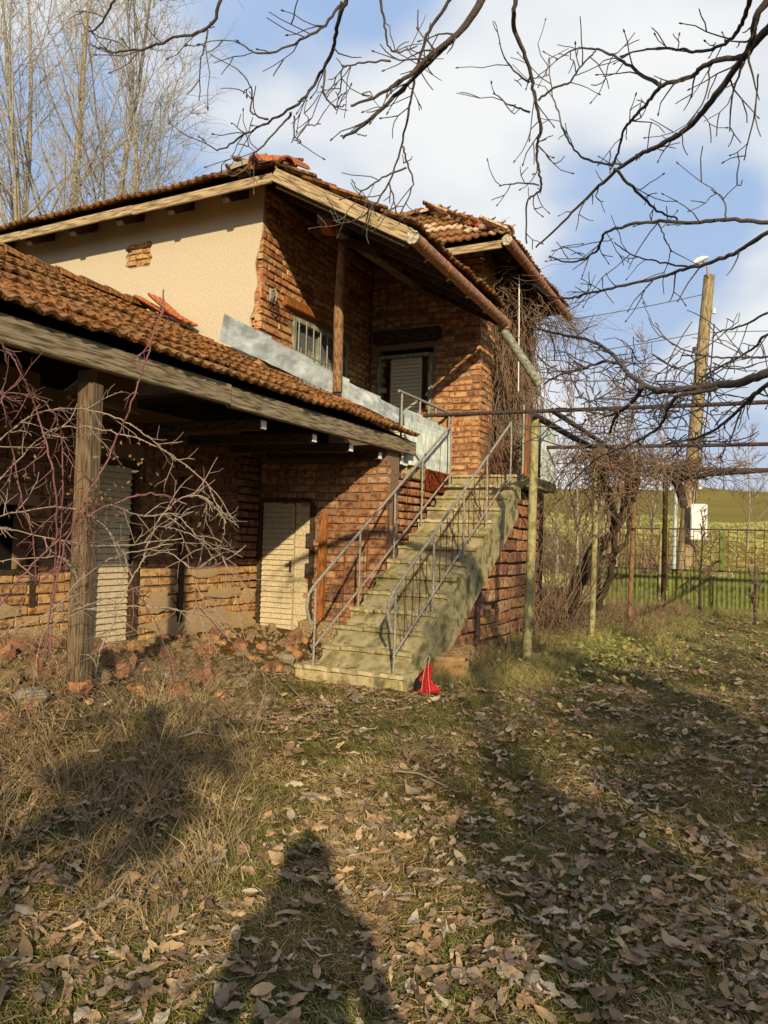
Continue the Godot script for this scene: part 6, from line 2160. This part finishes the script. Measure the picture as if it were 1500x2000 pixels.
# ---------------------------------------------------------------- what stands behind the viewer and shades the yard
func make_behind() -> void:
	var g := RandomNumberGenerator.new()
	g.seed = 131
	var lf := leaf_mesh(g, 0.1, 0.2)
	# evergreens: trunk, limbs and a leafy crown with gaps; [right, behind, crown height, radius, top]
	for q in [[1.75, -6.3, 2.6, 0.75, 4.2, "slim evergreen bush right behind the viewer"], [2.9, -6.9, 2.9, 1.2, 5.3, "second evergreen behind the viewer, right of the slim one"], [4.3, -6.6, 2.9, 1.2, 5.0, "third evergreen from the left behind the viewer"], [5.7, -7.0, 2.8, 1.3, 5.4, "fourth evergreen from the left behind the viewer"], [7.3, -6.8, 3.0, 1.2, 4.8, "outermost evergreen behind the viewer"], [-0.5, -5.5, 2.6, 0.34, 4.4, "small leafy sapling behind the viewer on the left"], [-1.3, -5.4, 2.6, 0.4, 3.8, "second small leafy sapling far left behind the viewer"]]:
		var p := view_pt(q[0], q[1])
		var T := thing("evergreen_tree", q[5], "tree", "evergreens behind the viewer", Vector3(p.x, ground(p.x, p.y), p.y))
		var tm := MB.new()
		limb(tm, Vector3.ZERO, Vector3.UP, q[4] * 0.9, 0.1, 0.03, 8, 0.05, 0.02, 8, g)
		for k in 26:
			limb(tm, Vector3(0, g.randf_range(0.5, q[4] * 0.8), 0), Vector3(g.randfn(), 0.5, g.randfn()), q[3] * g.randf_range(0.6, 1.2), 0.03, 0.008, 6, 0.12, 0.02, 4, g)
		part("trunk", T, tm, M.bark)
		var wl: Array = []
		var cl: Array = []
		for k in int(46 * q[3]):
			var an := g.randf() * TAU
			var hh := g.randf_range(0.4, q[4])
			var rr: float = q[3] * (1.0 - pow(hh / q[4], 3.0) * 0.7) * sqrt(g.randf())
			var c := Vector3(cos(an) * rr, hh, sin(an) * rr)
			for i in 42:
				var s := g.randf_range(0.1, 0.2)
				wl.append(Transform3D(Basis(Vector3(g.randfn(), g.randfn(), g.randfn()).normalized(), g.randf() * TAU), c + Vector3(g.randfn(), g.randfn(), g.randfn()) * 0.17).scaled_local(Vector3(s * 1.5, s, s)))
				cl.append(Color(0.05, 0.08, 0.025).lerp(Color(0.09, 0.11, 0.04), g.randf()))
		stuff("crown", T, lf, M.leafmm, wl, cl)
	# bare crowns above the evergreens dapple the steps and the far lawn
	for q in [[2.0, -8.5, 7.4, "tall bare tree behind the viewer"], [3.1, -9.5, 8.6, "tallest bare tree behind the viewer on the right"], [4.6, -8.8, 8.0, "bare tree behind the viewer farther right"]]:
		var p := view_pt(q[0], q[1])
		bare_tree(q[3], Vector3(p.x, ground(p.x, p.y), p.y), q[2], 0.11, Vector3.ZERO, 500 + int(q[2] * 10), 24, M.bark, M.twig, "bare trees behind the viewer", 1.3)
	make_person()


func make_person() -> void:
	# one skinned figure: tapered capsules joined by a smooth minimum and meshed as surface nets
	var q := view_pt(0.0, -0.42)
	var P := thing("person", "person in a dark jacket and bobble hat holding up a phone to take the picture", "person", "", Vector3(q.x, ground(q.x, q.y), q.y))
	P.rotation.y = deg_to_rad(26.57)
	var bones: Array = [
		[Vector3(0, 1.5, 0), Vector3(0, 1.62, 0), 0.06, 0.075], [Vector3(0, 1.62, -0.01), Vector3(0, 1.68, 0.0), 0.088, 0.095],
		[Vector3(0, 1.02, 0), Vector3(0, 1.4, 0), 0.155, 0.15], [Vector3(-0.17, 1.42, 0), Vector3(0.17, 1.42, 0), 0.085, 0.085],
		[Vector3(0, 0.95, 0), Vector3(0, 1.05, 0), 0.16, 0.15],
		[Vector3(-0.19, 1.42, 0), Vector3(-0.27, 1.17, -0.08), 0.065, 0.05], [Vector3(-0.27, 1.17, -0.08), Vector3(-0.07, 1.45, -0.26), 0.05, 0.035],
		[Vector3(0.19, 1.42, 0), Vector3(0.27, 1.17, -0.08), 0.065, 0.05], [Vector3(0.27, 1.17, -0.08), Vector3(0.07, 1.45, -0.26), 0.05, 0.035],
		[Vector3(-0.09, 0.92, 0), Vector3(-0.11, 0.5, -0.02), 0.095, 0.065], [Vector3(-0.11, 0.5, -0.02), Vector3(-0.12, 0.08, 0.02), 0.06, 0.045],
		[Vector3(0.09, 0.92, 0), Vector3(0.11, 0.5, -0.02), 0.095, 0.065], [Vector3(0.11, 0.5, -0.02), Vector3(0.12, 0.08, 0.02), 0.06, 0.045],
		[Vector3(-0.12, 0.05, 0.03), Vector3(-0.14, 0.04, -0.16), 0.05, 0.04], [Vector3(0.12, 0.05, 0.03), Vector3(0.14, 0.04, -0.16), 0.05, 0.04]]
	part("body", P, nets(bones, Vector3(-0.4, -0.02, -0.34), Vector3(0.4, 1.82, 0.24), 0.03, 0.03), M.cloth)
	# hands: palm, four fingers and a thumb round the phone
	for s in [-1.0, 1.0]:
		var hb: Array = [[Vector3(0.07 * s, 1.455, -0.265), Vector3(0.052 * s, 1.52, -0.29), 0.03, 0.026]]
		for i in 4:
			var y := 1.49 + 0.021 * i
			hb.append([Vector3(0.056 * s, y, -0.295), Vector3(0.062 * s, y + 0.006, -0.335), 0.0095, 0.009])
			hb.append([Vector3(0.062 * s, y + 0.006, -0.335), Vector3(0.03 * s, y + 0.008, -0.348 - 0.002 * i), 0.009, 0.008])
		hb.append([Vector3(0.06 * s, 1.48, -0.27), Vector3(0.04 * s, 1.535, -0.268), 0.012, 0.01])
		hb.append([Vector3(0.04 * s, 1.535, -0.268), Vector3(0.02 * s, 1.56, -0.28), 0.01, 0.008])
		part("hand", P, nets(hb, Vector3(0.07 * s - 0.11, 1.4, -0.38), Vector3(0.07 * s + 0.11, 1.62, -0.2), 0.007, 0.006), M.skin)
	var ph := MB.new()
	ph.box(Transform3D(Basis(), Vector3(0, 1.545, -0.315)), Vector3(0.075, 0.155, 0.009), 0.002)
	part("phone", P, ph, M.black)
	var hat := MB.new()
	hat.tube([Vector3(0, 1.66, 0), Vector3(0, 1.72, 0), Vector3(0, 1.76, 0), Vector3(0, 1.785, 0)], [0.108, 0.104, 0.075, 0.02], 14)
	hat.tube([Vector3(0, 1.775, 0), Vector3(0, 1.79, 0), Vector3(0, 1.82, 0), Vector3(0, 1.835, 0)], [0.012, 0.03, 0.03, 0.01], 8)
	part("hat", P, hat, M.cloth)
	var hd := MB.new()
	hd.tube([Vector3(0, 1.7, 0.02), Vector3(0, 1.62, 0.02), Vector3(0, 1.54, 0.01), Vector3(0, 1.46, 0), Vector3(0, 1.38, 0)], [0.1, 0.125, 0.155, 0.2, 0.235], 16)
	part("hood", P, hd, M.cloth)


func nets(bones: Array, lo: Vector3, hi: Vector3, cell: float, blend: float) -> MB:
	var n := Vector3i(((hi - lo) / cell).ceil()) + Vector3i.ONE
	var val := PackedFloat32Array()
	val.resize(n.x * n.y * n.z)
	var i := 0
	for z in n.z:
		for y in n.y:
			for x in n.x:
				var p := lo + Vector3(x, y, z) * cell
				var d := 1e3
				for b in bones:
					var a: Vector3 = b[0]
					var ab: Vector3 = b[1] - a
					var t := clampf((p - a).dot(ab) / ab.length_squared(), 0.0, 1.0)
					var e := p.distance_to(a + ab * t) - lerpf(b[2], b[3], t)
					if e > 0.2 and d < 1e2:
						continue
					var h := clampf(0.5 + 0.5 * (d - e) / blend, 0.0, 1.0) if d < 1e2 else 1.0
					d = lerpf(d, e, h) - (blend * h * (1.0 - h) if d < 1e2 else 0.0)
				val[i] = d
				i += 1
	var mb := MB.new()
	var id := {}
	var sx := 1
	var sy := n.x
	var sz := n.x * n.y
	for z in n.z - 1:
		for y in n.y - 1:
			for x in n.x - 1:
				var o := x + y * sy + z * sz
				var inside := 0
				for k in 8:
					if val[o + (k & 1) * sx + ((k >> 1) & 1) * sy + ((k >> 2) & 1) * sz] < 0.0:
						inside += 1
				if inside == 0 or inside == 8:
					continue
				var acc := Vector3.ZERO
				var cnt := 0
				for k in 8:
					for m in [1, 2, 4]:
						if k & m:
							continue
						var k2: int = k | m
						var va := val[o + (k & 1) + ((k >> 1) & 1) * sy + ((k >> 2) & 1) * sz]
						var vb := val[o + (k2 & 1) + ((k2 >> 1) & 1) * sy + ((k2 >> 2) & 1) * sz]
						if (va < 0.0) != (vb < 0.0):
							var t := va / (va - vb)
							var pa := Vector3(k & 1, (k >> 1) & 1, (k >> 2) & 1)
							var pb := Vector3(k2 & 1, (k2 >> 1) & 1, (k2 >> 2) & 1)
							acc += pa.lerp(pb, t)
							cnt += 1
				id[o] = mb.v.size()
				mb.v.append(lo + (Vector3(x, y, z) + acc / cnt) * cell)
				mb.n.append(Vector3(val[o + 1] - val[o], val[o + sy] - val[o], val[o + sz] - val[o]).normalized())
	for o in id:
		var x: int = o % n.x
		var y: int = (o / sy) % n.y
		var z: int = o / sz
		for ax in 3:
			var st: int = [1, sy, sz][ax]
			var u: int = [sy, sz, 1][ax]
			var v2: int = [sz, 1, sy][ax]
			if [y, z, x][ax] == 0 or [z, x, y][ax] == 0:
				continue
			var a := val[o]
			var b := val[o + st]
			if (a < 0.0) == (b < 0.0):
				continue
			if not (id.has(o - u) and id.has(o - v2) and id.has(o - u - v2)):
				continue
			var q: Array = [id[o], id[o - u], id[o - u - v2], id[o - v2]]
			if a < 0.0:
				q.reverse()
			for k in [q[0], q[1], q[2], q[0], q[2], q[3]]:
				mb.ix.append(k)
	return mb
